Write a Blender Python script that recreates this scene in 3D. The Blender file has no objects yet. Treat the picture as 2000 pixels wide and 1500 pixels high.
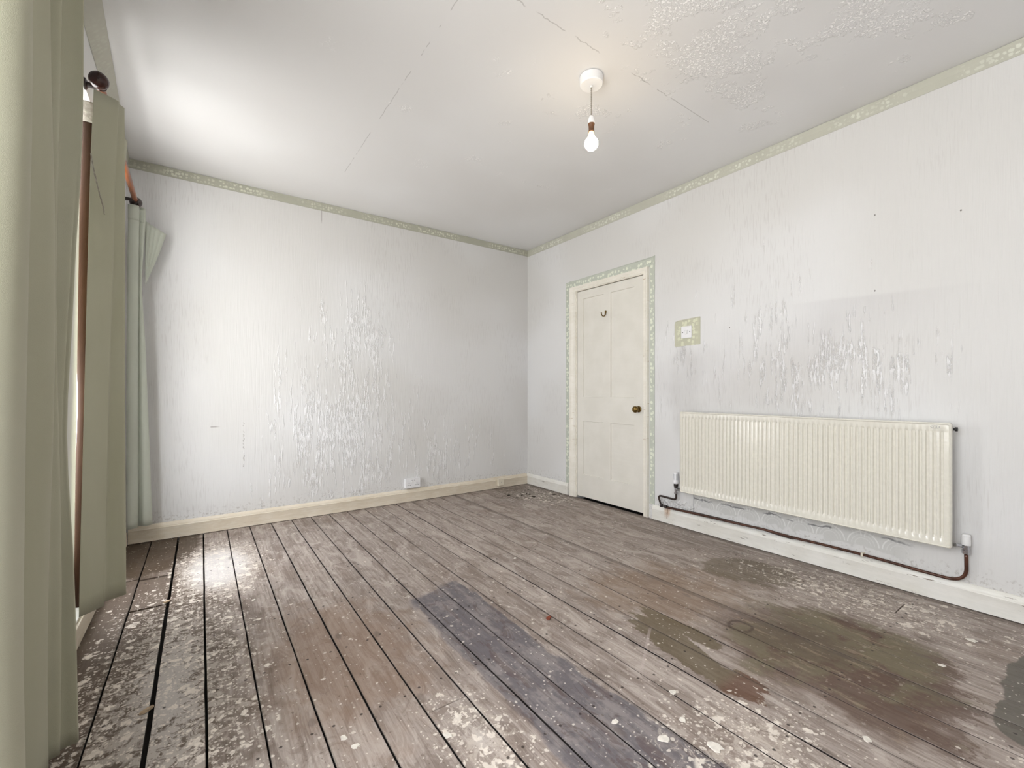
import bpy, bmesh, math, random
from mathutils import Vector, Matrix, noise as mnoise
random.seed(7)
PI = math.pi
sc = bpy.context.scene
COL = sc.collection

# ------------------------------------------------------------------ camera
CAM_H = 1.031
cam_d = bpy.data.cameras.new('camera')
cam = bpy.data.objects.new('camera', cam_d)
COL.objects.link(cam)
cam.location = (0, 0, CAM_H)
cam.rotation_euler = (PI / 2, 0, -math.radians(35.34))
cam_d.sensor_fit = 'HORIZONTAL'
cam_d.sensor_width = 36.0
cam_d.lens = 36.0 * 856.0 / 2000.0
cam_d.shift_y = 14.0 / 2000.0
cam_d.clip_start = 0.02
sc.camera = cam

# ------------------------------------------------------------------ daylight
SKY = 15.0
w = bpy.data.worlds.new('overcast_sky')
sc.world = w
w.use_nodes = True
wn = w.node_tree
wn.nodes.clear()
wo = wn.nodes.new('ShaderNodeOutputWorld')
wb = wn.nodes.new('ShaderNodeBackground')
wt = wn.nodes.new('ShaderNodeTexCoord')
ws = wn.nodes.new('ShaderNodeSeparateXYZ')
wr = wn.nodes.new('ShaderNodeValToRGB')
wn.links.new(wt.outputs['Generated'], ws.inputs[0])
wm = wn.nodes.new('ShaderNodeMapRange')
wm.inputs[1].default_value = -1; wm.inputs[2].default_value = 1
wn.links.new(ws.outputs[2], wm.inputs[0])
wn.links.new(wm.outputs[0], wr.inputs[0])
wr.color_ramp.elements[0].position = 0.40
wr.color_ramp.elements[0].color = (0.84, 0.83, 0.81, 1)
wr.color_ramp.elements[1].position = 0.55
wr.color_ramp.elements[1].color = (0.81, 0.825, 0.85, 1)
wn.links.new(wr.outputs[0], wb.inputs[0])
wb.inputs[1].default_value = SKY
wn.links.new(wb.outputs[0], wo.inputs[0])

W1 = (-0.25, 1.68, 0.45, 2.30)      # y0, y1, z0, z1 of the openings
W2 = (2.45, 3.32, 0.09, 2.30)
for (y0, y1, z0, z1) in (W1, W2):  # portals only guide sampling of the sky through the panes
    ld = bpy.data.lights.new('sky_portal', 'AREA')
    ld.shape = 'RECTANGLE'
    ld.size = z1 - z0; ld.size_y = y1 - y0
    ld.cycles.is_portal = True
    lo = bpy.data.objects.new('sky_portal', ld)
    COL.objects.link(lo)
    lo.location = (-0.64, (y0 + y1) / 2, (z0 + z1) / 2)
    lo.rotation_euler = (0, -PI / 2, 0)

vs = sc.view_settings
vs.view_transform = 'Standard'
vs.look = 'None'
vs.gamma = 1.0
vs.use_curve_mapping = False
vs.exposure = 0.0
sc.cycles.max_bounces = 6
sc.cycles.diffuse_bounces = 5
sc.cycles.glossy_bounces = 2
sc.cycles.transmission_bounces = 3
sc.cycles.use_adaptive_sampling = True
sc.cycles.adaptive_min_samples = 16
sc.cycles.adaptive_threshold = 0.04
sc.cycles.transparent_max_bounces = 8
sc.cycles.sample_clamp_indirect = 8.0
sc.cycles.caustics_reflective = False
sc.cycles.caustics_refractive = False

# ------------------------------------------------------------------ shader helper
def lin(r, g, b):
    f = lambda c: (c / 255) / 12.92 if c <= 10.31 else (((c / 255) + 0.055) / 1.055) ** 2.4
    return (f(r), f(g), f(b), 1.0)

class M:
    """tiny expression builder on a material's node tree"""
    def __init__(s, name):
        s.m = bpy.data.materials.new(name)
        s.m.use_nodes = True
        s.t = s.m.node_tree
        s.t.nodes.clear()
        s.out = s.t.nodes.new('ShaderNodeOutputMaterial')
        s.bsdf = s.t.nodes.new('ShaderNodeBsdfPrincipled')
        s.t.links.new(s.bsdf.outputs[0], s.out.inputs[0])
        tc = s.t.nodes.new('ShaderNodeTexCoord')
        s.P = tc.outputs['Object']
        sp = s.t.nodes.new('ShaderNodeSeparateXYZ')
        s.t.links.new(s.P, sp.inputs[0])
        s.x, s.y, s.z = (Ex(s, sp.outputs[i]) for i in range(3))
        uv = s.t.nodes.new('ShaderNodeSeparateXYZ')
        s.t.links.new(tc.outputs['UV'], uv.inputs[0])
        s.u, s.v = Ex(s, uv.outputs[0]), Ex(s, uv.outputs[1])
    def put(s, sock, v):
        if isinstance(v, Ex): v = v.s
        if isinstance(v, bpy.types.NodeSocket): s.t.links.new(v, sock)
        else: sock.default_value = v
    def math(s, op, *a, clamp=False):
        n = s.t.nodes.new('ShaderNodeMath'); n.operation = op; n.use_clamp = clamp
        for i, v in enumerate(a): s.put(n.inputs[i], v)
        return Ex(s, n.outputs[0])
    flat = None          # 'xy' or 'xz': textures evaluated in 2-D on that plane (cheaper)
    def vec(s, x=0.0, y=0.0, z=0.0):
        if s.flat == 'xz': x, y, z = (x + 17.3 * y if y else x), z, 0.0
        elif s.flat == 'xy': x, y, z = (x + 17.3 * z if z else x), y, 0.0
        n = s.t.nodes.new('ShaderNodeCombineXYZ')
        for i, v in enumerate((x, y, z)): s.put(n.inputs[i], v)
        return Ex(s, n.outputs[0])
    def noise(s, v, scale=1.0, detail=3.0, rough=0.5, dist=0.0):
        n = s.t.nodes.new('ShaderNodeTexNoise')
        if s.flat: n.noise_dimensions = '2D'
        s.put(n.inputs['Vector'], v)
        n.inputs['Scale'].default_value = scale; n.inputs['Detail'].default_value = detail
        n.inputs['Roughness'].default_value = rough; n.inputs['Distortion'].default_value = dist
        return Ex(s, n.outputs[0])
    def voro(s, v, scale=1.0, out=0, feature='F1', rnd=1.0):
        n = s.t.nodes.new('ShaderNodeTexVoronoi'); n.feature = feature
        if s.flat: n.voronoi_dimensions = '2D'
        s.put(n.inputs['Vector'], v)
        n.inputs['Scale'].default_value = scale; n.inputs['Randomness'].default_value = rnd
        return Ex(s, n.outputs[out])
    def first(s, c):
        n = s.t.nodes.new('ShaderNodeSeparateXYZ'); s.put(n.inputs[0], c)
        return Ex(s, n.outputs[0])
    def attr(s, name):
        n = s.t.nodes.new('ShaderNodeAttribute'); n.attribute_name = name
        return Ex(s, n.outputs['Fac'])
    def sm(s, a, b, v):
        n = s.t.nodes.new('ShaderNodeMapRange'); n.interpolation_type = 'SMOOTHSTEP'
        s.put(n.inputs[0], v); n.inputs[1].default_value = a; n.inputs[2].default_value = b
        return Ex(s, n.outputs[0])
    def mix(s, f, a, b):
        n = s.t.nodes.new('ShaderNodeMix'); n.data_type = 'RGBA'
        s.put(n.inputs[0], f); s.put(n.inputs[6], a); s.put(n.inputs[7], b)
        return Ex(s, n.outputs[2])
    def gauss_box(s, x, y, cx, cy, rx, ry, ang=0.0):
        """1 at centre falling to 0 on the ellipse, negative outside"""
        dx, dy = x - cx, y - cy
        if ang:
            c, n = math.cos(ang), math.sin(ang)
            dx, dy = dx * c + dy * n, dy * c - dx * n
        dx, dy = dx * (1 / rx), dy * (1 / ry)
        return 1.0 - (dx * dx + dy * dy) ** 0.5
    def set(s, color=None, rough=None, bump=None, strength=1.0, metal=None, spec=None, **kw):
        b = s.bsdf
        if color is not None: s.put(b.inputs['Base Color'], color)
        if rough is not None: s.put(b.inputs['Roughness'], rough)
        if metal is not None: s.put(b.inputs['Metallic'], metal)
        if spec is not None: s.put(b.inputs['Specular IOR Level'], spec)
        for k, v in kw.items(): s.put(b.inputs[k.replace('_', ' ')], v)
        if bump is not None:
            n = s.t.nodes.new('ShaderNodeBump')
            n.inputs['Strength'].default_value = strength
            n.inputs['Distance'].default_value = 1.0
            s.put(n.inputs['Height'], bump)
            s.t.links.new(n.outputs[0], b.inputs['Normal'])
        return s.m

class Ex:
    def __init__(s, m, sock): s.m, s.s = m, sock
    def __add__(s, o): return s.m.math('ADD', s, o)
    __radd__ = __add__
    def __mul__(s, o): return s.m.math('MULTIPLY', s, o)
    __rmul__ = __mul__
    def __sub__(s, o): return s.m.math('SUBTRACT', s, o)
    def __rsub__(s, o): return s.m.math('SUBTRACT', o, s)
    def __truediv__(s, o): return s.m.math('DIVIDE', s, o)
    def __pow__(s, o): return s.m.math('POWER', s, o)
    def mx(s, o): return s.m.math('MAXIMUM', s, o)
    def mn(s, o): return s.m.math('MINIMUM', s, o)
    def abs(s): return s.m.math('ABSOLUTE', s)
    def fract(s): return s.m.math('FRACT', s)
    def floor(s): return s.m.math('FLOOR', s)
    def clamp(s): return s.m.math('ADD', s, 0.0, clamp=True)

def simple(name, col, rough=0.5, metal=0.0, var=0.06, scale=30.0, bump=0.0003, **kw):
    m = M(name)
    n = m.noise(m.P, scale, 4)
    d = (col[0] * (1 - 2.5 * var), col[1] * (1 - 2.5 * var), col[2] * (1 - 2.5 * var), 1)
    return m.set(color=m.mix(m.sm(0.35, 0.7, n), d, col), rough=rough, metal=metal, bump=n * bump, **kw)

# ------------------------------------------------------------------ mesh helpers
def link(name, bm, mat=None, parent=None, smooth=False, mats=None, autosmooth=None):
    me = bpy.data.meshes.new(name)
    bmesh.ops.recalc_face_normals(bm, faces=bm.faces)
    if smooth:
        for f in bm.faces: f.smooth = True
    if autosmooth:
        for f in bm.faces: f.smooth = True
        for e in bm.edges:
            if len(e.link_faces) == 2 and e.calc_face_angle(0) > autosmooth: e.smooth = False
    bm.to_mesh(me); bm.free()
    o = bpy.data.objects.new(name, me)
    COL.objects.link(o)
    for mm in (mats or [mat]):
        if mm: me.materials.append(mm)
    if parent: o.parent = parent
    return o

def tag(o, label=None, cat=None, group=None, kind=None):
    if label: o['label'] = label
    if cat: o['category'] = cat
    if group: o['group'] = group
    if kind: o['kind'] = kind
    return o

def struct(o):
    o['kind'] = 'structure'; return o

def empty(name, loc=(0, 0, 0)):
    o = bpy.data.objects.new(name, None)
    COL.objects.link(o); o.location = loc
    o.empty_display_size = 0.05
    return o

def box(bm, x0, x1, y0, y1, z0, z1, f=None):
    vs_ = [bm.verts.new(p) for p in ((x0, y0, z0), (x1, y0, z0), (x1, y1, z0), (x0, y1, z0),
                                     (x0, y0, z1), (x1, y0, z1), (x1, y1, z1), (x0, y1, z1))]
    if f:
        for v in vs_: v.co = f(v.co)
    for q in ((0, 3, 2, 1), (4, 5, 6, 7), (0, 1, 5, 4), (1, 2, 6, 5), (2, 3, 7, 6), (3, 0, 4, 7)):
        bm.faces.new([vs_[i] for i in q])
    return vs_

def bevel(bm, w_, seg=2):
    bmesh.ops.bevel(bm, geom=list(bm.edges), offset=w_, segments=seg, profile=0.5, affect='EDGES')

def tube(bm, pts, r, n=12, caps=True):
    """swept tube; r is a number or a list"""
    pts = [Vector(p) for p in pts]
    rs = r if isinstance(r, (list, tuple)) else [r] * len(pts)
    rings = []
    up = None
    for i, p in enumerate(pts):
        a = pts[max(i - 1, 0)]; b = pts[min(i + 1, len(pts) - 1)]
        t = (b - a).normalized()
        if up is None:
            up = t.orthogonal().normalized()
        else:
            up = (up - t * up.dot(t)).normalized()
        s_ = t.cross(up)
        rings.append([bm.verts.new(p + (up * math.cos(2 * PI * k / n) + s_ * math.sin(2 * PI * k / n)) * rs[i]) for k in range(n)])
    for a, b in zip(rings, rings[1:]):
        for k in range(n):
            bm.faces.new([a[k], a[(k + 1) % n], b[(k + 1) % n], b[k]])
    if caps:
        bm.faces.new(rings[0][::-1]); bm.faces.new(rings[-1])

def lathe(bm, prof, c, axis='z', n=24):
    """prof: list of (r, h) along the axis"""
    pts = []
    def P(h):
        v = Vector(c)
        d = {'z': Vector((0, 0, 1)), 'x': Vector((1, 0, 0)), 'y': Vector((0, 1, 0))}[axis]
        return v + d * h
    e1, e2 = {'z': ((1, 0, 0), (0, 1, 0)), 'x': ((0, 1, 0), (0, 0, 1)), 'y': ((0, 0, 1), (1, 0, 0))}[axis]
    e1, e2 = Vector(e1), Vector(e2)
    rings = []
    for r_, h in prof:
        rings.append([bm.verts.new(P(h) + (e1 * math.cos(2 * PI * k / n) + e2 * math.sin(2 * PI * k / n)) * max(r_, 1e-5)) for k in range(n)])
    for a, b in zip(rings, rings[1:]):
        for k in range(n):
            bm.faces.new([a[k], a[(k + 1) % n], b[(k + 1) % n], b[k]])
    bm.faces.new(rings[0]); bm.faces.new(rings[-1])

def arc(p0, p1, p2, n=6):
    """quadratic bend"""
    p0, p1, p2 = Vector(p0), Vector(p1), Vector(p2)
    return [p0 * (1 - t) ** 2 + p1 * 2 * t * (1 - t) + p2 * t * t for t in [i / n for i in range(n + 1)]]

def catmull(pts, m):
    out = []
    n = len(pts)
    for i in range(n - 1):
        p0, p1, p2, p3 = pts[max(i - 1, 0)], pts[i], pts[i + 1], pts[min(i + 2, n - 1)]
        for k in range(m):
            t = k / m
            out.append(tuple(0.5 * ((2 * p1[j]) + (-p0[j] + p2[j]) * t + (2 * p0[j] - 5 * p1[j] + 4 * p2[j] - p3[j]) * t * t
                                    + (-p0[j] + 3 * p1[j] - 3 * p2[j] + p3[j]) * t ** 3) for j in range(len(p1))))
    out.append(tuple(pts[-1]))
    return out

# ------------------------------------------------------------------ room dimensions
XR, YB, YN, H = 2.977, 3.896, -1.05, 2.60
XL = -0.42
def lean(y, z):
    return max(0, z / 2.6) * min(0.035, 0.008 + 0.014 * (YB - y))

# ------------------------------------------------------------------ materials
def wall_material(name, which):
    m = M(name)
    m.flat = 'xz'
    s = m.x if which == 'back' else m.y
    z = m.z
    P2 = m.vec(s, 0.0, z)
    warp = m.noise(P2, 2.2, 2) - 0.5
    # fine vertical ribs of the embossed paper
    ribs = m.noise(m.vec(s * 260.0, 0.0, z * 5.0), 1.0, 1, 0.5)
    # coarse, broken runs of blown wallpaper
    run = m.noise(m.vec(s * 95.0, 3.0, z * 13.0), 1.0, 2, 0.65)
    crumb = m.noise(m.vec(s * 190.0, 1.0, z * 90.0), 1.0, 1, 0.5)
    vert = m.noise(m.vec(s * 9.0, 7.0, z * 2.2), 1.0, 2, 0.6)
    vert2 = m.noise(m.vec(s * 34.0, 2.0, z * 5.0), 1.0, 2, 0.6)
    if which == 'back':
        dens = m.gauss_box(s, z, 1.02, 0.72, 0.80, 1.05).mx(m.gauss_box(s, z, 1.15, 1.45, 0.42, 0.70) * 0.85)
        dens = dens.mx(m.gauss_box(s, z, 1.85, 0.45, 0.85, 0.50) * 0.62)
    elif which == 'right':
        dens = m.gauss_box(s, z, 1.02, 1.18, 0.62, 0.34).mx(m.gauss_box(s, z, 1.95, 1.30, 0.42, 0.50) * 0.55)
        dens = dens.mx(m.gauss_box(s, z, 1.20, 1.00, 0.80, 0.22) * 0.6).mx(m.gauss_box(s, z, 1.35, 1.35, 0.35, 0.7) * 0.5)
        dens = dens.mx(m.gauss_box(s, z, 1.45, 1.22, 0.35, 0.35) * 0.8).mx(m.gauss_box(s, z, 0.85, 1.12, 0.35, 0.33) * 1.05)
    else:
        dens = m.gauss_box(s, z, 1.0, 1.0, 0.01, 0.01)
    fld = dens * 0.55 + (vert - 0.5) * 0.9 + (vert2 - 0.5) * 1.1
    patch = m.sm(0.27, 0.42, fld)
    body = m.sm(0.46, 0.54, run) * 0.8 + m.sm(0.50, 0.60, crumb) * 0.35
    h = ribs * 0.0009 + patch * body * 0.0028 
    base = m.mix(m.sm(0.3, 0.7, m.noise(P2, 1.1, 1)), lin(212, 211, 209), lin(220, 220, 220))
    # dirt lodged in the grooves of the blown areas
    col = m.mix(patch * m.sm(0.47, 0.38, run) * 0.30, base, lin(176, 170, 164))
    col = m.mix(patch * (m.sm(0.47, 0.55, run) * 0.62 + m.sm(0.55, 0.62, crumb) * 0.4), col, lin(246, 246, 247))
    # fine sooty vertical streaks
    st = m.sm(0.56, 0.72, m.noise(m.vec(s * 150.0, 5.0, z * 9.0), 1.0, 1, 0.6)) * m.sm(0.45, 0.62, m.noise(P2, 1.7, 1))
    col = m.mix(st * 0.16, col, lin(150, 142, 138))
    # grime and small peeled flakes along the skirting
    low = m.sm(0.21, 0.115, z + (m.noise(P2, 22.0, 2) - 0.5) * 0.13)
    col = m.mix(low * m.sm(0.52, 0.66, m.noise(P2, 55.0, 3, 0.7)) * 0.4, col, lin(128, 118, 108))
    if which == 'back':
        # pencil-thin tear and scuffs
        tear = m.sm(0.004, 0.0015, (s - 0.818 + warp * 0.01).abs()) * m.sm(2.42, 2.46, z)
        wob = (m.noise(m.vec(0.0, 0.0, z * 40.0), 1.0, 3) - 0.5) * 0.03
        sc1 = m.sm(0.005, 0.0015, (s - 0.263 + wob).abs()) * m.sm(0.43, 0.46, z) * m.sm(0.80, 0.78, z) * m.sm(0.47, 0.55, m.noise(m.vec(1.0, 0.0, z * 22.0), 1.0, 2))
        sc2 = m.sm(0.006, 0.002, (z - 0.768).abs()) * m.sm(0.05, 0.06, s) * m.sm(0.12, 0.08, s)
        col = m.mix((tear + sc1 + sc2).clamp() * 0.55, col, lin(110, 100, 95))
        stain = m.sm(0.25, 0.9, m.gauss_box(s, z + warp * 0.5, 1.72, 0.62, 0.30, 0.45) + warp) * 0.07
        col = m.mix(stain, col, lin(150, 136, 112))
    if which == 'right':
        # smoky shadow-mark where a shelf once was and soot above the radiator
        edge = m.sm(-0.01, 0.012, 1.566 + (s - 1.16) * 0.03 - z + warp * 0.012)
        soot = edge * m.sm(1.12, 1.62, z) * m.sm(1.32, 0.95, s) * m.sm(0.25, 0.9, s)
        col = m.mix(soot * 0.13, col, lin(128, 120, 130))
        soot2 = m.sm(0.0, 0.7, m.gauss_box(s, z, 1.45, 1.12, 0.85, 0.38) + warp * 1.6)
        col = m.mix(soot2 * 0.12, col, lin(140, 128, 126))
        soot3 = m.sm(0.0, 0.6, m.gauss_box(s, z, 1.93, 1.0, 0.17, 0.45) + warp)
        col = m.mix(soot3 * 0.16, col, lin(120, 112, 104))
        # bare strip with the remains of an older scalloped paper under the radiator
        a = s * (1 / 0.155)
        best = None
        for row in range(3):
            off = 0.5 * (row % 2)
            cz = 0.185 + 0.045 * row
            fx = ((a + off).fract() - 0.5) * 0.155
            dz = z - cz
            rr = (fx * fx + dz * dz) ** 0.5
            rg = m.sm(0.0045, 0.0015, (rr - 0.070).abs()).mx(m.sm(0.003, 0.001, (rr - 0.052).abs()) * 0.45).mx(m.sm(0.003, 0.001, (rr - 0.036).abs()) * 0.45)
            rg = rg * m.sm(-0.002, 0.002, dz)
            best = rg if best is None else best.mx(rg)
        zone = m.sm(0.172, 0.184, z + (m.noise(P2, 14.0, 2) - 0.5) * 0.07 + (s - 1.3) * -0.022) * m.sm(1.87, 1.865, s) * m.sm(0.62, 0.70, s + warp * 0.3) * m.sm(0.42, 0.40, z)
        col = m.mix(zone * 0.75, col, lin(196, 196, 193))
        col = m.mix(zone * best * 0.8, col, lin(226, 226, 224))
        seam = m.sm(0.003, 0.001, (s - 1.872).abs()) * m.sm(0.31, 0.30, z)
        tear = m.sm(0.007, 0.002, (z - 0.238 + (m.noise(P2, 7.0, 3, 0.7) - 0.5) * 0.06).abs()) * m.sm(0.46, 0.52, m.noise(P2, 4.0, 3)) * zone
        col = m.mix((seam * 0.6 + tear * 0.75).clamp(), col, lin(92, 92, 96))
        bub = m.sm(0.45, 0.6, m.noise(P2, 26.0, 2, 0.6)) * m.sm(0.21, 0.17, z) * m.sm(1.8, 1.9, s) * m.sm(2.2, 2.15, s)
        h = h + bub * 0.006
        # nail holes
        for (cy, cz) in ((0.80, 1.985), (0.80, 1.575), (0.47, 1.90), (1.60, 1.47)):
            d = m.gauss_box(s, z, cy, cz, 0.0045, 0.006)
            col = m.mix(m.sm(0.0, 0.4, d) * 0.8, col, lin(96, 88, 84))
    return m.set(color=col, rough=0.48, spec=0.28, bump=h, strength=1.0)

MAT_WB = wall_material('back_wallpaper', 'back')
MAT_WR = wall_material('right_wallpaper', 'right')
def plain_wall():
    m = M('left_wallpaper')
    n = m.noise(m.vec(m.y * 260.0, m.x * 260.0, m.z * 5.0), 1.0, 1)
    return m.set(color=m.mix(n, lin(210, 209, 207), lin(222, 222, 222)), rough=0.48, spec=0.28, bump=n * 0.0009)
MAT_WL = plain_wall()

def ceiling_material():
    m = M('ceiling_paper')
    m.flat = 'xy'
    P2 = m.vec(m.x, m.y, 0.0)
    warp = m.noise(P2, 1.3, 3) - 0.5
    dens = m.gauss_box(m.x, m.y, 1.95, 1.10, 0.75, 0.45, 0.15).mx(m.gauss_box(m.x, m.y, 1.6, 1.0, 0.45, 0.55) * 0.9)
    dens = dens.mx(m.gauss_box(m.x, m.y, 2.15, 0.55, 0.7, 0.45) * 0.9).mx(m.gauss_box(m.x, m.y, 1.75, 1.75, 0.45, 0.12, -0.3) * 0.6)
    fld = dens * 0.5 + (m.noise(P2, 5.5, 3, 0.65) - 0.5) * 1.25
    patch = m.sm(0.24, 0.35, fld)
    sparse = m.sm(0.68, 0.76, m.noise(P2, 3.6, 2, 0.7)) * m.sm(-0.9, 0.2, m.gauss_box(m.x, m.y, 1.7, 1.6, 1.0, 0.9))
    worm = (m.noise(P2, 60.0, 2, 0.6, 1.2) - 0.5).abs()
    ridge = m.sm(0.060, 0.012, worm)
    flake = m.sm(0.54, 0.62, m.noise(P2, 85.0, 2, 0.5))
    body = (m.sm(0.045, 0.030, worm) * 0.8 * m.sm(0.50, 0.54, m.noise(P2, 30.0, 1))).mx(m.sm(0.57, 0.61, m.noise(P2, 95.0, 1, 0.5)))
    raised = patch.mx(sparse * 0.8) * body
    h = raised * 0.0032 
    col = m.mix(m.sm(0.3, 0.7, m.noise(P2, 0.9, 2)), lin(218, 217, 216), lin(225, 225, 225))
    col = m.mix(raised, col, lin(252, 251, 250))
    # hairline cracks along the board joints
    wx = (m.noise(m.vec(0.0, m.y * 14.0, 0.0), 1.0, 3) - 0.5) * 0.018
    c1 = m.sm(0.0030, 0.0008, (m.x - 0.838 + wx * 0.6).abs()) * m.sm(3.32, 3.28, m.y) * m.sm(0.42, 0.5, m.noise(m.vec(0.0, m.y * 9.0, 2.0), 1.0, 2))
    wy = (m.noise(m.vec(m.x * 16.0, 0.0, 0.0), 1.0, 4, 0.6) - 0.5) * 0.035
    broken = m.sm(0.40, 0.47, m.noise(m.vec(m.x * 9.0, 0.0, 5.0), 1.0, 2)).mx(m.sm(2.08, 2.12, m.x))
    wyy = wy * m.sm(2.15, 2.0, m.x)
    c2 = m.sm(0.0036, 0.0010, (m.y - 1.422 + wyy).abs()) * m.sm(1.0, 1.04, m.x) * m.sm(2.42, 2.41, m.x) * broken
    c2 = c2 * (1.0 - m.sm(0.13, 0.10, (m.x - 1.62).abs()))
    col = m.mix((c1 * 0.4 + c2 * 0.42).clamp(), col, lin(120, 116, 112))
    return m.set(color=col, rough=0.6, spec=0.25, bump=h)
MAT_CEIL = ceiling_material()

def floor_material():
    m = M('weathered_boards')
    m.flat = 'xy'
    x, y = m.x, m.y
    pv = m.attr('pv')
    P2 = m.vec(x, y, 0.0)
    n1 = m.noise(P2, 2.0, 4) - 0.5
    n2 = m.noise(P2, 7.0, 4, 0.65) - 0.5
    nl = m.noise(m.vec(x * 26.0, y * 5.0, 0.0), 1.0, 3, 0.65) - 0.5       # ragged along the boards
    n3 = m.noise(P2, 38.0, 2, 0.6) - 0.5
    ck = m.noise(P2, 30.0, 5, 0.75, 0.6)
    xd, yd = x + n2 * 0.06, y + n2 * 0.06
    # grain
    grain = m.noise(m.vec(x * 90.0 + pv * 37.0, y * 3.0 + pv * 11.0, 0.0), 1.0, 3, 0.65, 0.4)
    broad = m.noise(m.vec(x * 16.0 + pv * 53.0, y * 1.2, 0.0), 1.0, 4, 0.6, 0.8)
    col = m.mix(pv, lin(152, 141, 134), lin(170, 159, 151))
    col = m.mix(m.sm(0.35, 0.7, broad) * 0.45, col, lin(138, 124, 116))
    col = m.mix(m.sm(0.52, 0.68, grain) * 0.45, col, lin(118, 104, 96))
    col = m.mix(m.sm(0.50, 0.36, grain) * 0.25, col, lin(196, 184, 176))
    # general grime clouds
    col = m.mix(m.sm(0.02, 0.25, n1 + n2 * 0.5) * 0.35, col, lin(132, 116, 104))
    mo = m.noise(m.vec(x * 15.0, y * 5.0, 4.0), 1.0, 5, 0.72, 0.7)
    col = m.mix(m.sm(0.50, 0.62, mo) * 0.50, col, lin(110, 97, 88))
    col = m.mix(m.sm(0.46, 0.36, mo) * 0.42, col, lin(194, 184, 176))
    # warm worn area
    wmask = m.sm(0.0, 0.7, m.gauss_box(x, y, 0.46, 1.80, 0.40, 0.70) + n2 * 0.9)
    col = m.mix(wmask * 0.55, col, lin(134, 108, 88))
    wm2 = m.sm(0.0, 0.7, m.gauss_box(x, y, 1.95, 1.40, 0.55, 0.45, -0.4) + n2 + nl * 0.6)
    col = m.mix(wm2 * 0.55, col, lin(128, 104, 82))
    # darker brown floor next to the windows
    dk = m.sm(-0.15, 0.5, m.gauss_box(x, y, -0.25, 2.1, 0.45, 1.9) + n2 * 0.9 + nl * 0.5)
    col = m.mix(dk * 0.85, col, lin(82, 68, 56))
    dcor = m.sm(0.0, 0.12, m.gauss_box(x, y, -0.30, 3.75, 0.32, 0.62) + n2 * 0.35)
    col = m.mix(dcor * 0.85, col, lin(74, 60, 45))
    # dirt drift in the far corner
    dc = m.sm(0.05, 0.5, m.gauss_box(x, y, 2.75, 3.5, 0.45, 0.55) + n2 * 1.4)
    col = m.mix(dc * 0.65 * m.sm(-0.12, 0.1, n3), col, lin(88, 80, 66))
    # grey-blue strip of old paint
    ex = ((x - 0.985 + (2.1 - y) * 0.0 + n2 * 0.05 + nl * 0.07).abs())
    wid = 0.150 + (1.2 - y).mx(0.0) * 0.07
    strip = m.sm(0.012, -0.012, ex - wid) * m.sm(2.14, 2.10, y + n2 * 0.10 + m.sm(0.15, -0.1, x - 0.95) * 0.06)
    scol = m.mix(m.sm(-0.15, 0.2, n2 + nl * 0.9 + n3 * 0.4), lin(96, 92, 97), lin(130, 124, 124))
    scol = m.mix(m.sm(0.55, 0.62, mo) * 0.5, scol, lin(84, 66, 64))
    scol = m.mix(m.sm(0.60, 0.70, ck) * m.sm(1.6, 0.7, y) * 0.6, scol, lin(176, 170, 164))
    scol = m.mix(m.sm(0.55, 0.70, grain) * 0.4, scol, lin(84, 72, 68))
    col = m.mix(strip * 0.90, col, scol)
    # damp brown and olive stains to the right
    yl = y + nl * 0.22
    big = m.gauss_box(xd, yl, 1.99, 0.70, 0.36, 0.44).mx(m.gauss_box(xd, yl, 2.22, 0.66, 0.20, 0.33))
    big = big.mx(m.gauss_box(xd, yl, 1.80, 0.48, 0.17, 0.22))
    bm_ = m.sm(-0.02, 0.05, big + n2 * 0.45 - m.sm(0.06, 0.20, nl + n3 * 0.4 + n2 * 0.3) * 0.7)
    bcol = m.mix(m.sm(-0.10, 0.12, n1 * 1.0 + n2 * 0.9 + nl * 0.3 + (x - 2.05) * 0.35), lin(84, 62, 50), lin(104, 95, 74))
    bcol = m.mix(m.sm(0.0, 0.6, m.gauss_box(x, y, 2.02, 0.80, 0.22, 0.24) + n2) * 0.5, bcol, lin(74, 54, 46))
    soft = m.sm(-0.16, 0.42, big + n2 * 0.5 + n1 * 0.4)
    hard = bm_ * m.sm(-0.25, 0.12, n1 + (x - 1.95) * 0.6 - (y - 0.7) * 0.5)
    col = m.mix(soft * 0.80, col, bcol)
    col = m.mix(hard * 0.72, col, bcol)
    lite = m.sm(0.56, 0.66, m.noise(m.vec(x * 30.0, y * 6.0, 8.0), 1.0, 5, 0.7)) * soft
    col = m.mix(lite * 0.45, col, lin(158, 142, 122))
    up = m.gauss_box(xd, yl, 2.56, 1.27, 0.19, 0.26, 0.5)
    um = m.sm(0.0, 0.08, up + n2 * 0.5 + nl * 0.4)
    col = m.mix(um * 0.62, col, lin(98, 88, 70))
    ol = m.gauss_box(xd, yl, 1.575, 1.07, 0.075, 0.28, -0.22).mx(m.gauss_box(xd, yl, 1.70, 1.14, 0.05, 0.22)).mx(m.gauss_box(xd, yl, 1.545, 0.80, 0.075, 0.10))
    om = m.sm(0.0, 0.06, ol + n2 * 0.35)
    ocol = m.mix(m.sm(0.86, 0.80, y), lin(96, 84, 62), lin(92, 62, 44))
    col = m.mix(om * 0.80, col, ocol)
    pud = m.gauss_box(xd, y + n2 * 0.06, 2.38, 0.13, 0.34, 0.14, 0.0).mx(m.gauss_box(xd, yd, 2.1, 0.17, 0.16, 0.09))
    pm = m.sm(0.0, 0.05, pud)
    col = m.mix(pm * 0.85, col, lin(86, 83, 74))
    ring = m.sm(0.012, 0.003, (((x - 1.93) * (x - 1.93) + (y - 0.99) * (y - 0.99)) ** 0.5 - 0.045 + n3 * 0.02).abs())
    col = m.mix(ring * 0.6, col, lin(54, 38, 30))
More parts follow.
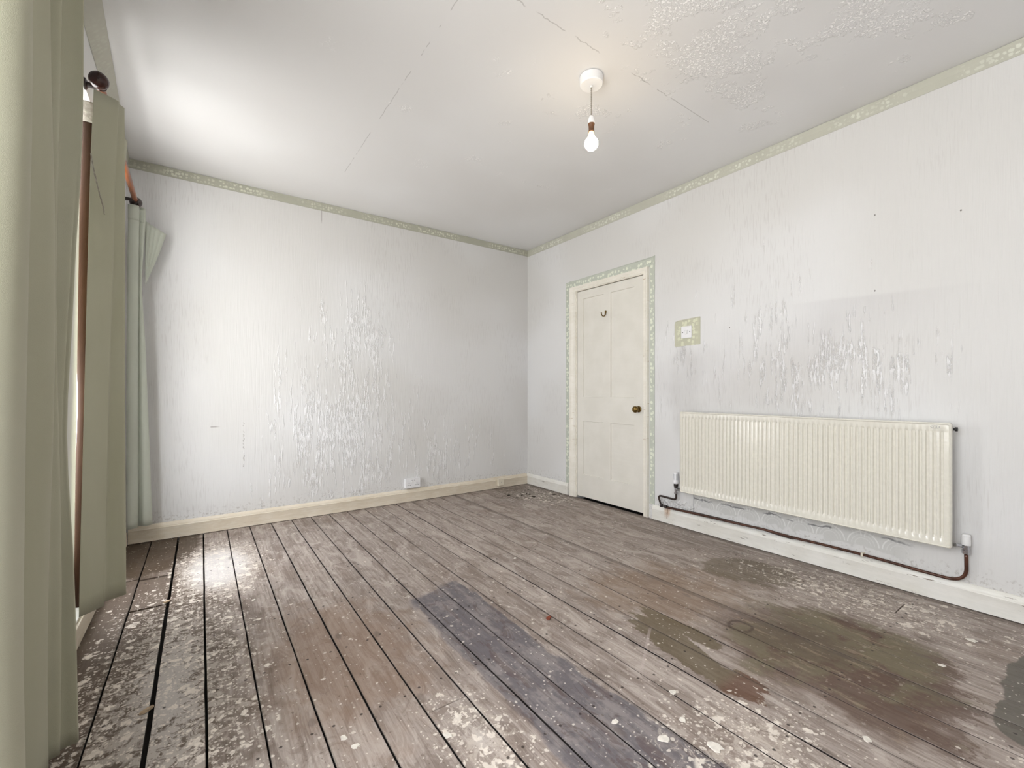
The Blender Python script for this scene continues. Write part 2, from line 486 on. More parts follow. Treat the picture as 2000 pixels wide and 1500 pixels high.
    # whitish, chalky paint residue; near the back left, floor glare painted in too
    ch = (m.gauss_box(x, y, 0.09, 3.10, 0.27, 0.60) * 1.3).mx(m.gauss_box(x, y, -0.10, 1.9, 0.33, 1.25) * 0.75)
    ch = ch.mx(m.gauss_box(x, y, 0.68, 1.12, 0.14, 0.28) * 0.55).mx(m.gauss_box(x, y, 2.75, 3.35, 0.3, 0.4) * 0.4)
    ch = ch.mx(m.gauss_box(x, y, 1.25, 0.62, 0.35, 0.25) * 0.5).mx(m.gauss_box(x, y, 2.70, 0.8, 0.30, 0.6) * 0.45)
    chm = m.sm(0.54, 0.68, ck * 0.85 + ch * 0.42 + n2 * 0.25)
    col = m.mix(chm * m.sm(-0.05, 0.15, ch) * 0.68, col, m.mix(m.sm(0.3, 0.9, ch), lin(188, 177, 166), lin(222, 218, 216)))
    # paint splats of several sizes, thickest where the chalky residue and painted glare are
    field = m.sm(-0.2, 0.45, ch)
    for sc_, r0, base_, gain, k in ((9.0, 0.22, -0.02, 0.40, 0.75), (20.0, 0.25, 0.0, 0.42, 0.75), (46.0, 0.26, 0.03, 0.42, 0.65), (95.0, 0.28, 0.05, 0.36, 0.6)):
        v = m.vec(x + n3 * 0.5 / sc_, y + (ck - 0.5) * 0.7 / sc_, float(sc_))
        d = m.voro(v, sc_, 0)
        r = m.first(Ex(m, d.s.node.outputs[1]))
        thr = (m.sm(0.0, 1.0, field) * gain + base_)
        on = m.sm(-0.01, 0.01, thr - r)
        rad = r0 * 1.0
        bl = m.sm(rad, rad - 0.10, d + n3 * 0.9 + (ck - 0.5) * 0.5) * on * (1.0 - bm_ * 0.7)
        col = m.mix(bl * k, col, lin(228, 219, 208))
    # pale smear and scratches
    sme = m.sm(0.014, 0.008, (x - 1.45 - (y - 1.12) * 1.62).abs()) * m.sm(1.02, 1.06, y) * m.sm(1.22, 1.20, y)
    col = m.mix(sme * 0.35, col, lin(190, 176, 172))
    # nails at the joists
    fy = (y * (1 / 0.41) + pv * 0.06).fract() - 0.5
    for off in (0.028, 0.112):
        dn = ((m.u - off - pv * 0.006) * (m.u - off - pv * 0.006) + (fy * 0.41) * (fy * 0.41)) ** 0.5
        col = m.mix(m.sm(0.006, 0.0035, dn) * 0.85, col, lin(44, 36, 32))
    kd = m.voro(m.vec(x * 7.0, y * 3.2, 9.0), 1.0, 0)
    kr = m.first(Ex(m, kd.s.node.outputs[1]))
    col = m.mix(m.sm(0.11, 0.05, kd + n3 * 0.08) * m.sm(0.62, 0.66, kr) * 0.45, col, lin(92, 80, 74))
    spk = m.sm(0.68, 0.73, m.noise(P2, 52.0, 3, 0.6))
    col = m.mix(spk * 0.5, col, lin(84, 70, 60))
    edge_n = (m.u.mn(0.144 - m.u))
    col = m.mix(m.sm(0.006, 0.001, edge_n + n3 * 0.006) * 0.4, col, lin(80, 70, 62))
    h = grain * 0.0009 + n2 * 0.0010
    rough = 0.62 - (bm_.mx(pm)) * 0.16 + n3 * 0.2
    return m.set(color=col, rough=rough, spec=0.26, bump=h)
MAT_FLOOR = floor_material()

def border_material(name, bg, fl, across, along, centre, half, fade=False, star=30.0):
    """green wallpaper border printed with small leaves; across/along pick the coordinates"""
    m = M(name)
    c = {'x': m.x, 'y': m.y, 'z': m.z}
    a, l = c[across], c[along]
    P = m.vec(m.x, m.y, m.z)
    v = m.vec(l * star, (a - centre) * star, 0.0)
    d = m.voro(v, 1.0, 0, rnd=0.55) + (m.noise(v, 3.2, 3, 0.7) - 0.5) * 0.8
    leaf = m.sm(0.46, 0.38, d) * m.sm(half * 0.72, half * 0.5, (a - centre).abs())
    if fade:
        leaf = leaf * m.sm(0.42, 0.56, m.noise(m.vec(l * 2.4, 0.0, 1.0), 1.0, 3)) 
    col = m.mix(m.noise(P, 9.0, 4), bg, tuple(min(1, q * 1.2) for q in bg[:3]) + (1,))
    col = m.mix(leaf * 0.9, col, fl)
    ed = m.sm(half * 0.86, half * 0.98, (a - centre).abs())
    col = m.mix(ed * 0.35, col, tuple(q * 0.55 for q in bg[:3]) + (1,))
    return m.set(color=col, rough=0.6, spec=0.3, bump=m.noise(P, 60, 3) * 0.0006)

GREEN = lin(182, 184, 170); LEAF = lin(222, 224, 210)
def paint_material(name, c1, c2, chips=0.0, chipcol=None, rough=0.38, scale=1.0, rust=None):
    m = M(name)
    n = m.noise(m.P, 6.0, 4)
    col = m.mix(m.sm(0.3, 0.7, n), c1, c2)
    st = m.vec(m.x * 5.0, m.y * 5.0, m.z * 60.0) if scale else m.P
    if chips:
        k = m.noise(m.vec(m.x * 9.0, m.y * 9.0, m.z * 70.0), 1.0, 5, 0.72)
        col = m.mix(m.sm(0.5, 0.45, k) * 0.18, col, lin(246, 244, 238))
        col = m.mix(m.sm(0.68 - chips * 0.05, 0.70 - chips * 0.05, k), col, chipcol or lin(96, 84, 72))
    if rust:
        ry, w_ = rust
        rn = m.noise(m.P, 30.0, 4, 0.7) - 0.5
        rm = m.sm(w_, w_ * 0.3, (m.y - ry + rn * 0.05).abs()) * m.sm(0.02, 0.1, m.z + rn * 0.06)
        col = m.mix(rm * 0.55, col, lin(176, 128, 78))
        rm2 = m.sm(0.005, 0.002, (m.y - ry + rn * 0.03).abs()) * m.sm(0.03, 0.05, m.z)
        col = m.mix(rm2 * 0.7, col, lin(120, 78, 44))
    return m.set(color=col, rough=rough, spec=0.45, bump=m.noise(m.vec(m.x * 4.0, m.y * 4.0, m.z * 40.0), 1.0, 4) * 0.0008)

MAT_SKB = paint_material('cream_skirting_paint', lin(214, 203, 183), lin(224, 214, 196), chips=0.35, chipcol=lin(176, 160, 134))
MAT_SKR = paint_material('white_skirting_paint', lin(222, 220, 212), lin(232, 231, 226), chips=0.75, chipcol=lin(120, 108, 96), rust=(2.085, 0.035))
MAT_DOOR = paint_material('cream_door_paint', lin(218, 215, 206), lin(224, 221, 213), rough=0.4)
MAT_ARCH = paint_material('architrave_paint', lin(226, 222, 210), lin(236, 232, 222), chips=0.6, chipcol=lin(184, 164, 138))
MAT_RAD = simple('radiator_enamel', lin(223, 220, 209), rough=0.14, var=0.02, scale=60, bump=0.0006)
MAT_WHITE = simple('white_plastic', lin(236, 236, 236), rough=0.3, var=0.01)
MAT_SOCK = simple('socket_plastic', lin(232, 232, 234), rough=0.3, var=0.01)
MAT_CREAMP = simple('cream_plastic', lin(226, 218, 200), rough=0.35, var=0.02)
MAT_DARK = simple('dark_slot', lin(28, 26, 26), rough=0.6)
MAT_BRASS = simple('aged_brass', lin(150, 124, 74), rough=0.28, metal=1.0, var=0.2, scale=60)
MAT_CHROME = simple('chrome', lin(200, 200, 205), rough=0.18, metal=1.0, var=0.05)
MAT_GREYP = simple('grey_plastic', lin(120, 122, 130), rough=0.4)
MAT_PIPE = simple('brown_painted_copper', lin(92, 58, 44), rough=0.32, var=0.2, scale=40, metal=0.35)
MAT_PIPED = simple('tarnished_copper', lin(58, 44, 38), rough=0.4, var=0.2, scale=40, metal=0.3)
MAT_MAHOG = simple('mahogany_stain', lin(58, 24, 18), rough=0.22, var=0.25, scale=20)
MAT_IRON = simple('dark_bracket', lin(40, 30, 28), rough=0.4)
MAT_HOLDER = simple('brown_bakelite', lin(104, 70, 44), rough=0.35, var=0.15)
MAT_CORD = simple('twisted_flex', lin(176, 168, 156), rough=0.7, var=0.2, scale=300)
MAT_FRAME = paint_material('window_paint', lin(226, 226, 222), lin(236, 236, 232))
MAT_VOID = simple('dark_void', lin(34, 29, 26), rough=0.9)
MAT_TAPE = simple('heading_tape', lin(172, 166, 156), rough=0.85, var=0.15, scale=70, bump=0.003)

def wood_pole():
    m = M('varnished_pole')
    g = m.noise(m.vec(m.x * 60.0, m.y * 5.0, m.z * 60.0), 1.0, 4, 0.6)
    return m.set(color=m.mix(m.sm(0.3, 0.7, g), lin(142, 84, 48), lin(100, 54, 28)), rough=0.3, bump=g * 0.0003)
MAT_POLE = wood_pole()

def fabric(name, c1, c2, sheen=0.3, trans=0.0, weave=900.0, rough=0.85):
    m = M(name)
    n = m.noise(m.vec(m.x * 6.0, m.y * 6.0, m.z * 1.2), 1.0, 4)
    wv = m.noise(m.P, weave, 1)
    col = m.mix(m.sm(0.3, 0.7, n), c1, c2)
    mat = m.set(color=col, rough=rough, bump=wv * 0.0004, Sheen_Weight=sheen, spec=0.25)
    if trans:
        t = m.t
        tr = t.nodes.new('ShaderNodeBsdfTranslucent')
        m.put(tr.inputs[0], col)
        mx = t.nodes.new('ShaderNodeMixShader')
        mx.inputs[0].default_value = trans
        t.links.new(m.bsdf.outputs[0], mx.inputs[1])
        t.links.new(tr.outputs[0], mx.inputs[2])
        t.links.new(mx.outputs[0], m.out.inputs[0])
    return mat
MAT_SAGE = fabric('sage_curtain_cloth', lin(170, 169, 148), lin(178, 177, 158), trans=0.0, sheen=0.1)
MAT_SAGE_LIT = fabric('lit_sage_curtain_cloth', lin(208, 212, 200), lin(216, 220, 209), trans=0.35, rough=0.6)  # same sage cloth in a paler tone, window light put into the colour
MAT_BROWN = fabric('brown_curtain_cloth', lin(66, 43, 26), lin(44, 28, 17), trans=0.0, sheen=0.0)

def glass():
    m = M('window_glass')
    t = m.t
    tr = t.nodes.new('ShaderNodeBsdfTransparent'); tr.inputs[0].default_value = (0.97, 0.97, 0.97, 1)
    gl = t.nodes.new('ShaderNodeBsdfGlossy'); gl.inputs['Roughness'].default_value = 0.02
    mx = t.nodes.new('ShaderNodeMixShader')
    mx.inputs[0].default_value = 0.05
    t.links.new(tr.outputs[0], mx.inputs[1]); t.links.new(gl.outputs[0], mx.inputs[2])
    t.links.new(mx.outputs[0], m.out.inputs[0])
    return m.m
MAT_GLASS = glass()

# ------------------------------------------------------------------ room shell
# floor boards: joint lines measured across the room
lines = [-0.43, -0.277, -0.132, 0.013, 0.157, 0.301, 0.446, 0.590, 0.732, 0.873, 1.018, 1.168, 1.311, 1.452, 1.604,
         1.743, 1.888, 2.058, 2.205, 2.352, 2.494, 2.634, 2.78, 2.985]
gaps = {1: .005, 2: .013, 3: .007, 4: .0045, 5: .005, 6: .006, 7: .005, 8: .0055, 9: .0055, 10: .005, 11: .0045, 12: .0045, 13: .008,
        14: .004, 15: .005, 16: .006, 17: .004, 18: .0025, 19: .0045, 20: .002, 21: .0045, 22: .0045}
joints = {1: [(2.700, .018), (3.118, .022)], 0: [(3.140, .014)], 2: [], 7: [(2.735, .003), (1.30, .003)], 5: [(1.908, .0025)], 4: [(0.9, .003)],
          12: [(0.40, .003)], 13: [(2.302, .004)], 9: [(0.1, .003)], 21: [(0.632, .005)], 17: [(1.9, .003)], 16: [(-0.2, .003)], 10: [(1.528 + 1.6, .003)]}
bm = bmesh.new()
pvl = bm.loops.layers.float_color.new('pv')
uvl = bm.loops.layers.uv.new('UVMap')
rnd = random.Random(3)
for i in range(len(lines) - 1):
    g0 = gaps.get(i, .004) / 2 + .0013 if i > 0 else 0
    g1 = gaps.get(i + 1, .004) / 2 + .0013 if i + 1 < len(lines) - 1 else 0
    js = sorted(joints.get(i, []))
    ys = [YN - 0.02]; segs = []
    y0 = YN - 0.02
    for (yj, gj) in js:
        segs.append((y0, yj - gj / 2)); y0 = yj + gj / 2
    segs.append((y0, YB + 0.01))
    for (a, b) in segs:
        pv = rnd.random(); dz = rnd.uniform(-0.0012, 0.0)
        n = max(2, int((b - a) / 0.12))
        L, R = [], []
        for k in range(n + 1):
            y = a + (b - a) * k / n
            jl = rnd.uniform(-.0009, .0009); jr = rnd.uniform(-.0009, .0009)
            narrow = 1.0
            xl = lines[i] + g0 + (jl if i else 0); xr = lines[i + 1] - g1 + jr
            if i == 1 and y > 2.72: xr += 0.003
            L.append((xl, y)); R.append((xr, y))
        tl = [bm.verts.new((p[0], p[1], dz)) for p in L]; tr = [bm.verts.new((p[0], p[1], dz)) for p in R]
        el = [bm.verts.new((p[0] - .0012, p[1], dz - .0022)) for p in L]; er = [bm.verts.new((p[0] + .0012, p[1], dz - .0022)) for p in R]
        bl_ = [bm.verts.new((p[0] - .0012, p[1], -.022)) for p in L]; br = [bm.verts.new((p[0] + .0012, p[1], -.022)) for p in R]
        fs = []
        for k in range(n):
            ns = len(fs)
            fs += [bm.faces.new((tl[k], tr[k], tr[k + 1], tl[k + 1])), bm.faces.new((el[k], tl[k], tl[k + 1], el[k + 1])),
                   bm.faces.new((tr[k], er[k], er[k + 1], tr[k + 1])), bm.faces.new((bl_[k], el[k], el[k + 1], bl_[k + 1])),
                   bm.faces.new((er[k], br[k], br[k + 1], er[k + 1])), bm.faces.new((br[k], bl_[k], bl_[k + 1], br[k + 1]))]
            for f in fs[ns + 3:]: f.material_index = 1
        for k in (0, n):
            fs.append(bm.faces.new((tl[k], el[k], bl_[k], br[k], er[k], tr[k])))
        for f in fs:
            for lp in f.loops:
                lp[pvl] = (pv, pv, pv, 1)
                lp[uvl].uv = (lp.vert.co.x - lines[i], lp.vert.co.y)
_nf = 0
vb = box(bm, -0.45, 3.45, YN - 0.05, YB + 0.03, -0.06, -0.030)
for v in vb:
    for f in v.link_faces: f.material_index = 1
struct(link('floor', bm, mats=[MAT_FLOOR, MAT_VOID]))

bm = bmesh.new(); box(bm, -0.62, XR + 0.2, YN - 0.2, YB + 0.2, H, H + 0.08)
struct(link('ceiling', bm, MAT_CEIL))

bm = bmesh.new(); box(bm, -0.62, XR + 0.2, YB, YB + 0.15, -0.06, H)
struct(link('wall_back', bm, MAT_WB))
bm = bmesh.new(); box(bm, -0.62, XR + 0.2, YN - 0.15, YN, -0.06, H)
struct(link('wall_near', bm, MAT_WL))

# right wall with the door opening
DY0, DY1, DZ = 2.318, 3.116, 2.000
bm = bmesh.new()
box(bm, XR, XR + 0.12, YN, DY0 - 0.012, -0.06, H)
box(bm, XR, XR + 0.12, DY1 + 0.012, YB, -0.06, H)
box(bm, XR, XR + 0.12, DY0 - 0.012, DY1 + 0.012, DZ + 0.012, H)
struct(link('wall_right', bm, MAT_WR))
# unlit hallway behind the closed door
bm = bmesh.new()
box(bm, XR + 0.40, XR + 0.45, 2.1, 3.35, -0.06, 2.3)
box(bm, XR + 0.12, XR + 0.40, 2.1, 2.15, -0.06, 2.3)
box(bm, XR + 0.12, XR + 0.40, 3.30, 3.35, -0.06, 2.3)
box(bm, XR + 0.12, XR + 0.45, 2.1, 3.35, 2.3, 2.35)
struct(link('wall_hallway', bm, MAT_VOID))

# left wall (slightly out of plumb) with two window openings
bm = bmesh.new()
def lf(co):
    co = co.copy()
    if co.x > -0.5: co.x = XL + lean(co.y, co.z)
    return co
TH = -0.59
def lwall(y0, y1, z0, z1):
    n = max(1, int((y1 - y0) / 0.4))
    for k in range(n):
        box(bm, TH, XL, y0 + (y1 - y0) * k / n, y0 + (y1 - y0) * (k + 1) / n, z0, z1, lf)
lwall(YN, W1[0], -0.06, H)
lwall(W1[0], W1[1], -0.06, W1[2]); lwall(W1[0], W1[1], W1[3], H)
lwall(W1[1], W2[0], -0.06, H)
lwall(W2[0], W2[1], -0.06, W2[2]); lwall(W2[0], W2[1], W2[3], H)
lwall(W2[1], YB, -0.06, H)
bmesh.ops.remove_doubles(bm, verts=bm.verts, dist=1e-4)
struct(link('wall_left', bm, MAT_WL))

def window(name, W, mullions, rail=0.5):
    y0, y1, z0, z1 = W
    xf0, xf1 = -0.57, -0.51
    bm = bmesh.new()
    fw = 0.05
    box(bm, xf0, xf1, y0, y0 + fw, z0, z1); box(bm, xf0, xf1, y1 - fw, y1, z0, z1)
    box(bm, xf0, xf1, y0 + fw, y1 - fw, z0, z0 + 0.07); box(bm, xf0, xf1, y0 + fw, y1 - fw, z1 - fw, z1)
    for my in mullions: box(bm, xf0 + .01, xf1 - .005, my - 0.02, my + 0.02, z0 + 0.07, z1 - fw)
    mz = z0 + (z1 - z0) * rail
    f = struct(link(name, bm, MAT_FRAME))
    bm = bmesh.new(); box(bm, xf0 + .005, xf1 + .0, y0 + fw, y1 - fw, mz - 0.02, mz + 0.02)
    link('meeting_rail', bm, MAT_FRAME, f)
    bm = bmesh.new(); box(bm, -0.544, -0.540, y0 + fw, y1 - fw, z0 + 0.07, z1 - fw)
    link('pane', bm, MAT_GLASS, f)
    bm = bmesh.new(); box(bm, xf1, XL + 0.01, y0, y1, z0, z0 + 0.012)
    bevel(bm, 0.004)
    link('sill', bm, MAT_FRAME, f)
    return f
window('window_1', W1, [(W1[0] + W1[1]) / 2])
w2 = window('window_2', W2, [], 0.74)
bm = bmesh.new()
box(bm, -0.560, -0.525, W2[0] + .05, W2[1] - .05, W2[2] + .07, 0.36)
box(bm, -0.525, -0.518, W2[0] + .12, W2[1] - .12, W2[2] + .12, 0.31)
bevel(bm, .003)
link('lower_panel', bm, MAT_FRAME, w2)

# ------------------------------------------------------------------ skirting
def skirt_prof():   # (offset from wall, height)
    return [(0, 0.004), (0.019, 0.004), (0.019, 0.083), (0.0205, 0.087), (0.0165, 0.092), (0.0165, 0.099), (0.011, 0.108), (0.006, 0.115), (0, 0.117)]
def extrude_profile(bm, prof, path):
    """path: list of functions mapping (off, h) -> point"""
    rings = [[bm.verts.new(f(o, h)) for (o, h) in prof] for f in path]
    n = len(prof)
    for a, b in zip(rings, rings[1:]):
        for k in range(n):
            bm.faces.new([a[k], a[(k + 1) % n], b[(k + 1) % n], b[k]])
    bm.faces.new(rings[0]); bm.faces.new(rings[-1][::-1])
bm = bmesh.new()
extrude_profile(bm, skirt_prof(), [lambda o, h, x=x: (x, YB - o, h) for x in (-0.40, 0.5, 1.5, XR - 0.0195)])
struct(link('baseboard_back', bm, MAT_SKB, autosmooth=0.6))
bm = bmesh.new()
extrude_profile(bm, skirt_prof(), [lambda o, h, y=y: (XR - o, y, h) for y in (3.222, YB)])
extrude_profile(bm, skirt_prof(), [lambda o, h, y=y: (XR - o, y, h) for y in (YN, 1.0, 2.225)])
struct(link('baseboard_right', bm, MAT_SKR, autosmooth=0.6))
bm = bmesh.new()
box(bm, XL, XL + 0.018, YN, YB - 0.02, 0.002, 0.088); bevel(bm, 0.003)
struct(link('baseboard_left', bm, MAT_SKB))
bm = bmesh.new()
extrude_profile(bm, skirt_prof(), [lambda o, h, x=x: (x, YN + o, h) for x in (-0.40, XR - 0.02)])
struct(link('baseboard_near', bm, MAT_SKB, autosmooth=0.6))

# ------------------------------------------------------------------ wallpaper borders under the ceiling
def strip(name, lo_fn, hi_fn, t0, t1, mat, n=60, thick=Vector((0, 0, 0)), seed=0, jag=0.004):
    r_ = random.Random(seed)
    bm = bmesh.new()
    rows = []
    for k in range(n + 1):
        t = t0 + (t1 - t0) * k / n
        lo, hi = Vector(lo_fn(t)), Vector(hi_fn(t))
        j = r_.uniform(-jag, jag * 0.3)
        d = (hi - lo).normalized()
        lift = r_.random() ** 3
        hi2 = hi + d * min(j, 0) + thick * (0.6 + 2.2 * lift)
        a = [bm.verts.new(lo), bm.verts.new(lo + thick * 0.5), bm.verts.new(lo.lerp(hi, 0.5) + thick * 0.5), bm.verts.new(hi2), bm.verts.new(hi)]
        rows.append(a)
    for a, b in zip(rows, rows[1:]):
        for k in range(5):
            bm.faces.new([a[k], a[(k + 1) % 5], b[(k + 1) % 5], b[k]])
    bm.faces.new(rows[0]); bm.faces.new(rows[-1][::-1])
    return struct(link(name, bm, mat))
mb = border_material('border_back', lin(168, 168, 154), lin(214, 216, 200), 'z', 'x', 2.567, 0.035, fade=True, star=46.0)
strip('trim_1', lambda x: (x, YB - .0005, 2.534), lambda x: (x, YB - .0005, 2.598), -0.40, XR - .002, mb, thick=Vector((0, -0.003, 0)), seed=1)
mb = border_material('border_right', lin(182, 182, 170), lin(218, 220, 208), 'z', 'y', 2.564, 0.038, fade=True, star=46.0)
strip('trim_2', lambda y: (XR - .0005, y, 2.529), lambda y: (XR - .0005, y, 2.599), YN + .005, YB - .004, mb, thick=Vector((-0.003, 0, 0)), seed=2)
mb = border_material('border_left', lin(176, 175, 164), lin(190, 191, 178), 'z', 'y', 2.555, 0.06, fade=True, star=46.0)
strip('trim_3', lambda y: (XL + lean(y, 2.5) + .001, y, 2.532),
      lambda y: (-0.395 + 0.0465 * min(YB - y, 2.2), y, 2.5985), YN + .005, YB - .004, mb, thick=Vector((0.001, 0, -0.001)), seed=3)

# ------------------------------------------------------------------ door
XF = XR + 0.006                       # leaf face
bm = bmesh.new()
def leaf_grid():
    ys = [2.327, 2.424, 2.685, 2.771, 3.033, 3.107]
    zs = [0.022, 0.236, 0.745, 0.976, 1.915, 1.990]
    rec = 0.010
    panels = {(1, 1), (3, 1), (1, 3), (3, 3)}
    for a in range(5):
        for b in range(5):
            y0, y1, z0, z1 = ys[a], ys[a + 1], zs[b], zs[b + 1]
            if (a, b) in panels:
                r_ = 0.003
                q0 = [(XF, y0, z0), (XF, y1, z0), (XF, y1, z1), (XF, y0, z1)]
                q1 = [(XF + rec, y0 + r_, z0 + r_), (XF + rec, y1 - r_, z0 + r_), (XF + rec, y1 - r_, z1 - r_), (XF + rec, y0 + r_, z1 - r_)]
                v0 = [bm.verts.new(p) for p in q0]; v1 = [bm.verts.new(p) for p in q1]
                for k in range(4): bm.faces.new((v0[k], v0[(k + 1) % 4], v1[(k + 1) % 4], v1[k]))
                bm.faces.new(v1)
            else:
                bm.faces.new([bm.verts.new(p) for p in ((XF, y0, z0), (XF, y1, z0), (XF, y1, z1), (XF, y0, z1))])
    Y0, Y1, Z0, Z1 = ys[0], ys[-1], zs[0], zs[-1]
    XBk = XF + 0.036
    for q in (((XF, Y0, Z0), (XBk, Y0, Z0), (XBk, Y0, Z1), (XF, Y0, Z1)), ((XF, Y1, Z0), (XBk, Y1, Z0), (XBk, Y1, Z1), (XF, Y1, Z1)),
              ((XF, Y0, Z0), (XBk, Y0, Z0), (XBk, Y1, Z0), (XF, Y1, Z0)), ((XF, Y0, Z1), (XBk, Y0, Z1), (XBk, Y1, Z1), (XF, Y1, Z1)),
              ((XBk, Y0, Z0), (XBk, Y1, Z0), (XBk, Y1, Z1), (XBk, Y0, Z1))):
        bm.faces.new([bm.verts.new(p) for p in q])
leaf_grid()
bmesh.ops.remove_doubles(bm, verts=bm.verts, dist=1e-5)
door = struct(link('door_1', bm, MAT_DOOR))
# lining + architrave, mitred moulding
bm = bmesh.new()
box(bm, XR - 0.004, XR + 0.10, DY0 - 0.011, DY0 + 0.004, 0.004, DZ + 0.011)
box(bm, XR - 0.004, XR + 0.10, DY1 - 0.004, DY1 + 0.011, 0.004, DZ + 0.011)
box(bm, XR - 0.004, XR + 0.10, DY0 + 0.004, DY1 - 0.004, DZ - 0.004, DZ + 0.011)
box(bm, XF + 0.042, XF + 0.056, DY0 + 0.004, DY0 + 0.018, 0.004, DZ - 0.004)     # stops
box(bm, XF + 0.042, XF + 0.056, DY1 - 0.018, DY1 - 0.004, 0.004, DZ - 0.004)
box(bm, XF + 0.042, XF + 0.056, DY0 + 0.018, DY1 - 0.018, DZ - 0.018, DZ - 0.004)
prof = [(0.0, 0.000), (0.012, 0.000), (0.014, 0.014), (0.010, 0.018), (0.013, 0.024), (0.020, 0.034), (0.022, 0.040), (0.022, 0.047), (0.0, 0.049)]  # (thickness, distance out from opening)
def arch_pt(side):
    a0, a1 = DY0 - 0.002, DY1 + 0.002
    zt = DZ + 0.002
    return {
        0: lambda t, d: (XR - t, a0 - d, 0.003), 1: lambda t, d: (XR - t, a0 - d, zt + d * 0.9),
        2: lambda t, d: (XR - t, a1 + d * 1.6, zt + d * 0.9), 3: lambda t, d: (XR - t, a1 + d * 1.6, 0.003)}[side]
extrude_profile(bm, prof, [arch_pt(k) for k in range(4)])
fr = link('door_frame', bm, MAT_ARCH, door, autosmooth=0.5)
# hinges
for z in (1.84, 0.328):
    bm = bmesh.new()
    tube(bm, [(XR - 0.004, 3.113, z - 0.045), (XR - 0.004, 3.113, z + 0.045)], 0.0065, 10)
    box(bm, XR - 0.004, XR + 0.004, 3.108, 3.134, z - 0.04, z + 0.04)
    link('hinge', bm, MAT_ARCH, door, autosmooth=0.6)
# knob on round rose
ky, kz = 2.375, 0.880
bm = bmesh.new()
lathe(bm, [(0.004, 0.0), (0.027, 0.0), (0.027, 0.004), (0.020, 0.008), (0.010, 0.010)], (XF, ky, kz), 'x', 28)
for v in bm.verts: v.co.x = XF - (v.co.x - XF)
bp = link('knob_rose', bm, MAT_BRASS, door, autosmooth=0.7)
bm = bmesh.new()
lathe(bm, [(0.009, 0.008), (0.009, 0.022), (0.017, 0.026), (0.0255, 0.034), (0.0285, 0.044), (0.027, 0.054), (0.020, 0.061), (0.010, 0.064), (0.0, 0.065)], (XF, ky, kz), 'x', 28)
for v in bm.verts: v.co.x = XF - (v.co.x - XF)
link('door_knob', bm, MAT_BRASS, door, smooth=True)
bm = bmesh.new(); box(bm, XR - 0.0055, XR - 0.004, 2.3185, 2.3225, 0.845, 0.905)
link('strike_plate', bm, MAT_DARK, door)
# coat hook
bm = bmesh.new()
hy, hz = 2.742, 1.735
pts = [(XF, hy, hz + 0.012), (XF - 0.006, hy, hz + 0.016)] 
pts = arc((XF - 0.002, hy - 0.002, hz + 0.022), (XF - 0.006, hy - 0.004, hz - 0.016), (XF - 0.016, hy + 0.004, hz - 0.026), 6) + \
      arc((XF - 0.016, hy + 0.004, hz - 0.026), (XF - 0.040, hy + 0.016, hz - 0.032), (XF - 0.044, hy + 0.012, hz + 0.006), 8)[1:]
tube(bm, pts, [0.0055] * 4 + [0.0048] * (len(pts) - 5) + [0.0065], 10)
lathe(bm, [(0.0, 0.0), (0.011, 0.0), (0.010, 0.003), (0.0, 0.004)], (XF - 0.004, hy - 0.002, hz + 0.014), 'x', 14)
link('coat_hook', bm, MAT_BRASS, door, autosmooth=0.8)

# border around the door
def flat_strip(bm, pts, x0, th=0.0025):
    vs0 = [bm.verts.new((x0, p[0], p[1])) for p in pts]; vs1 = [bm.verts.new((x0 - th, p[0], p[1])) for p in pts]
    n = len(pts)
    bm.faces.new(vs0); bm.faces.new(vs1[::-1])
    for k in range(n): bm.faces.new((vs0[k], vs0[(k + 1) % n], vs1[(k + 1) % n], vs1[k]))
oy0, oy1, oz = 2.212, 3.262, 2.118
iy0, iy1, iz = 2.266, 3.198, 2.046
def jit(a, b, n, amp, seed):
    r_ = random.Random(seed); out = []
    for k in range(1, n):
        t = k / n
        out.append((a[0] + (b[0] - a[0]) * t + r_.uniform(-amp, amp), a[1] + (b[1] - a[1]) * t + r_.uniform(-amp, amp)))
    return out
dbg, dfl = lin(180, 185, 174), lin(226, 230, 214)
bm = bmesh.new()
flat_strip(bm, [(iy0 - .006, 0.118), (iy0 - .006, oz - .002), (oy0 - .003, oz + .006)] + jit((oy0, oz), (oy0, 0.118), 24, .0015, 4) + [(oy0, 0.118)], XR - .0005)
struct(link('trim_4', bm, border_material('border_door_right', dbg, dfl, 'y', 'z', 2.238, 0.028, star=33.0)))
bm = bmesh.new()
flat_strip(bm, [(iy1 - .004, 0.118), (iy1 - .004, oz - .004)] + [(oy1, oz - .012)] + jit((oy1, oz - .012), (oy1, 0.118), 24, .0015, 5) + [(oy1, 0.118)], XR - .0005)
struct(link('trim_5', bm, border_material('border_door_left', dbg, dfl, 'y', 'z', 3.238, 0.030, star=33.0)))
bm = bmesh.new()
flat_strip(bm, [(iy0 - .004, iz - .004), (iy1, iz - .004), (oy1 - .001, oz - .010), (oy0 + .001, oz)], XR - .0030)
struct(link('trim_6', bm, border_material('border_door_top', dbg, dfl, 'z', 'y', 2.070, 0.042, star=33.0)))

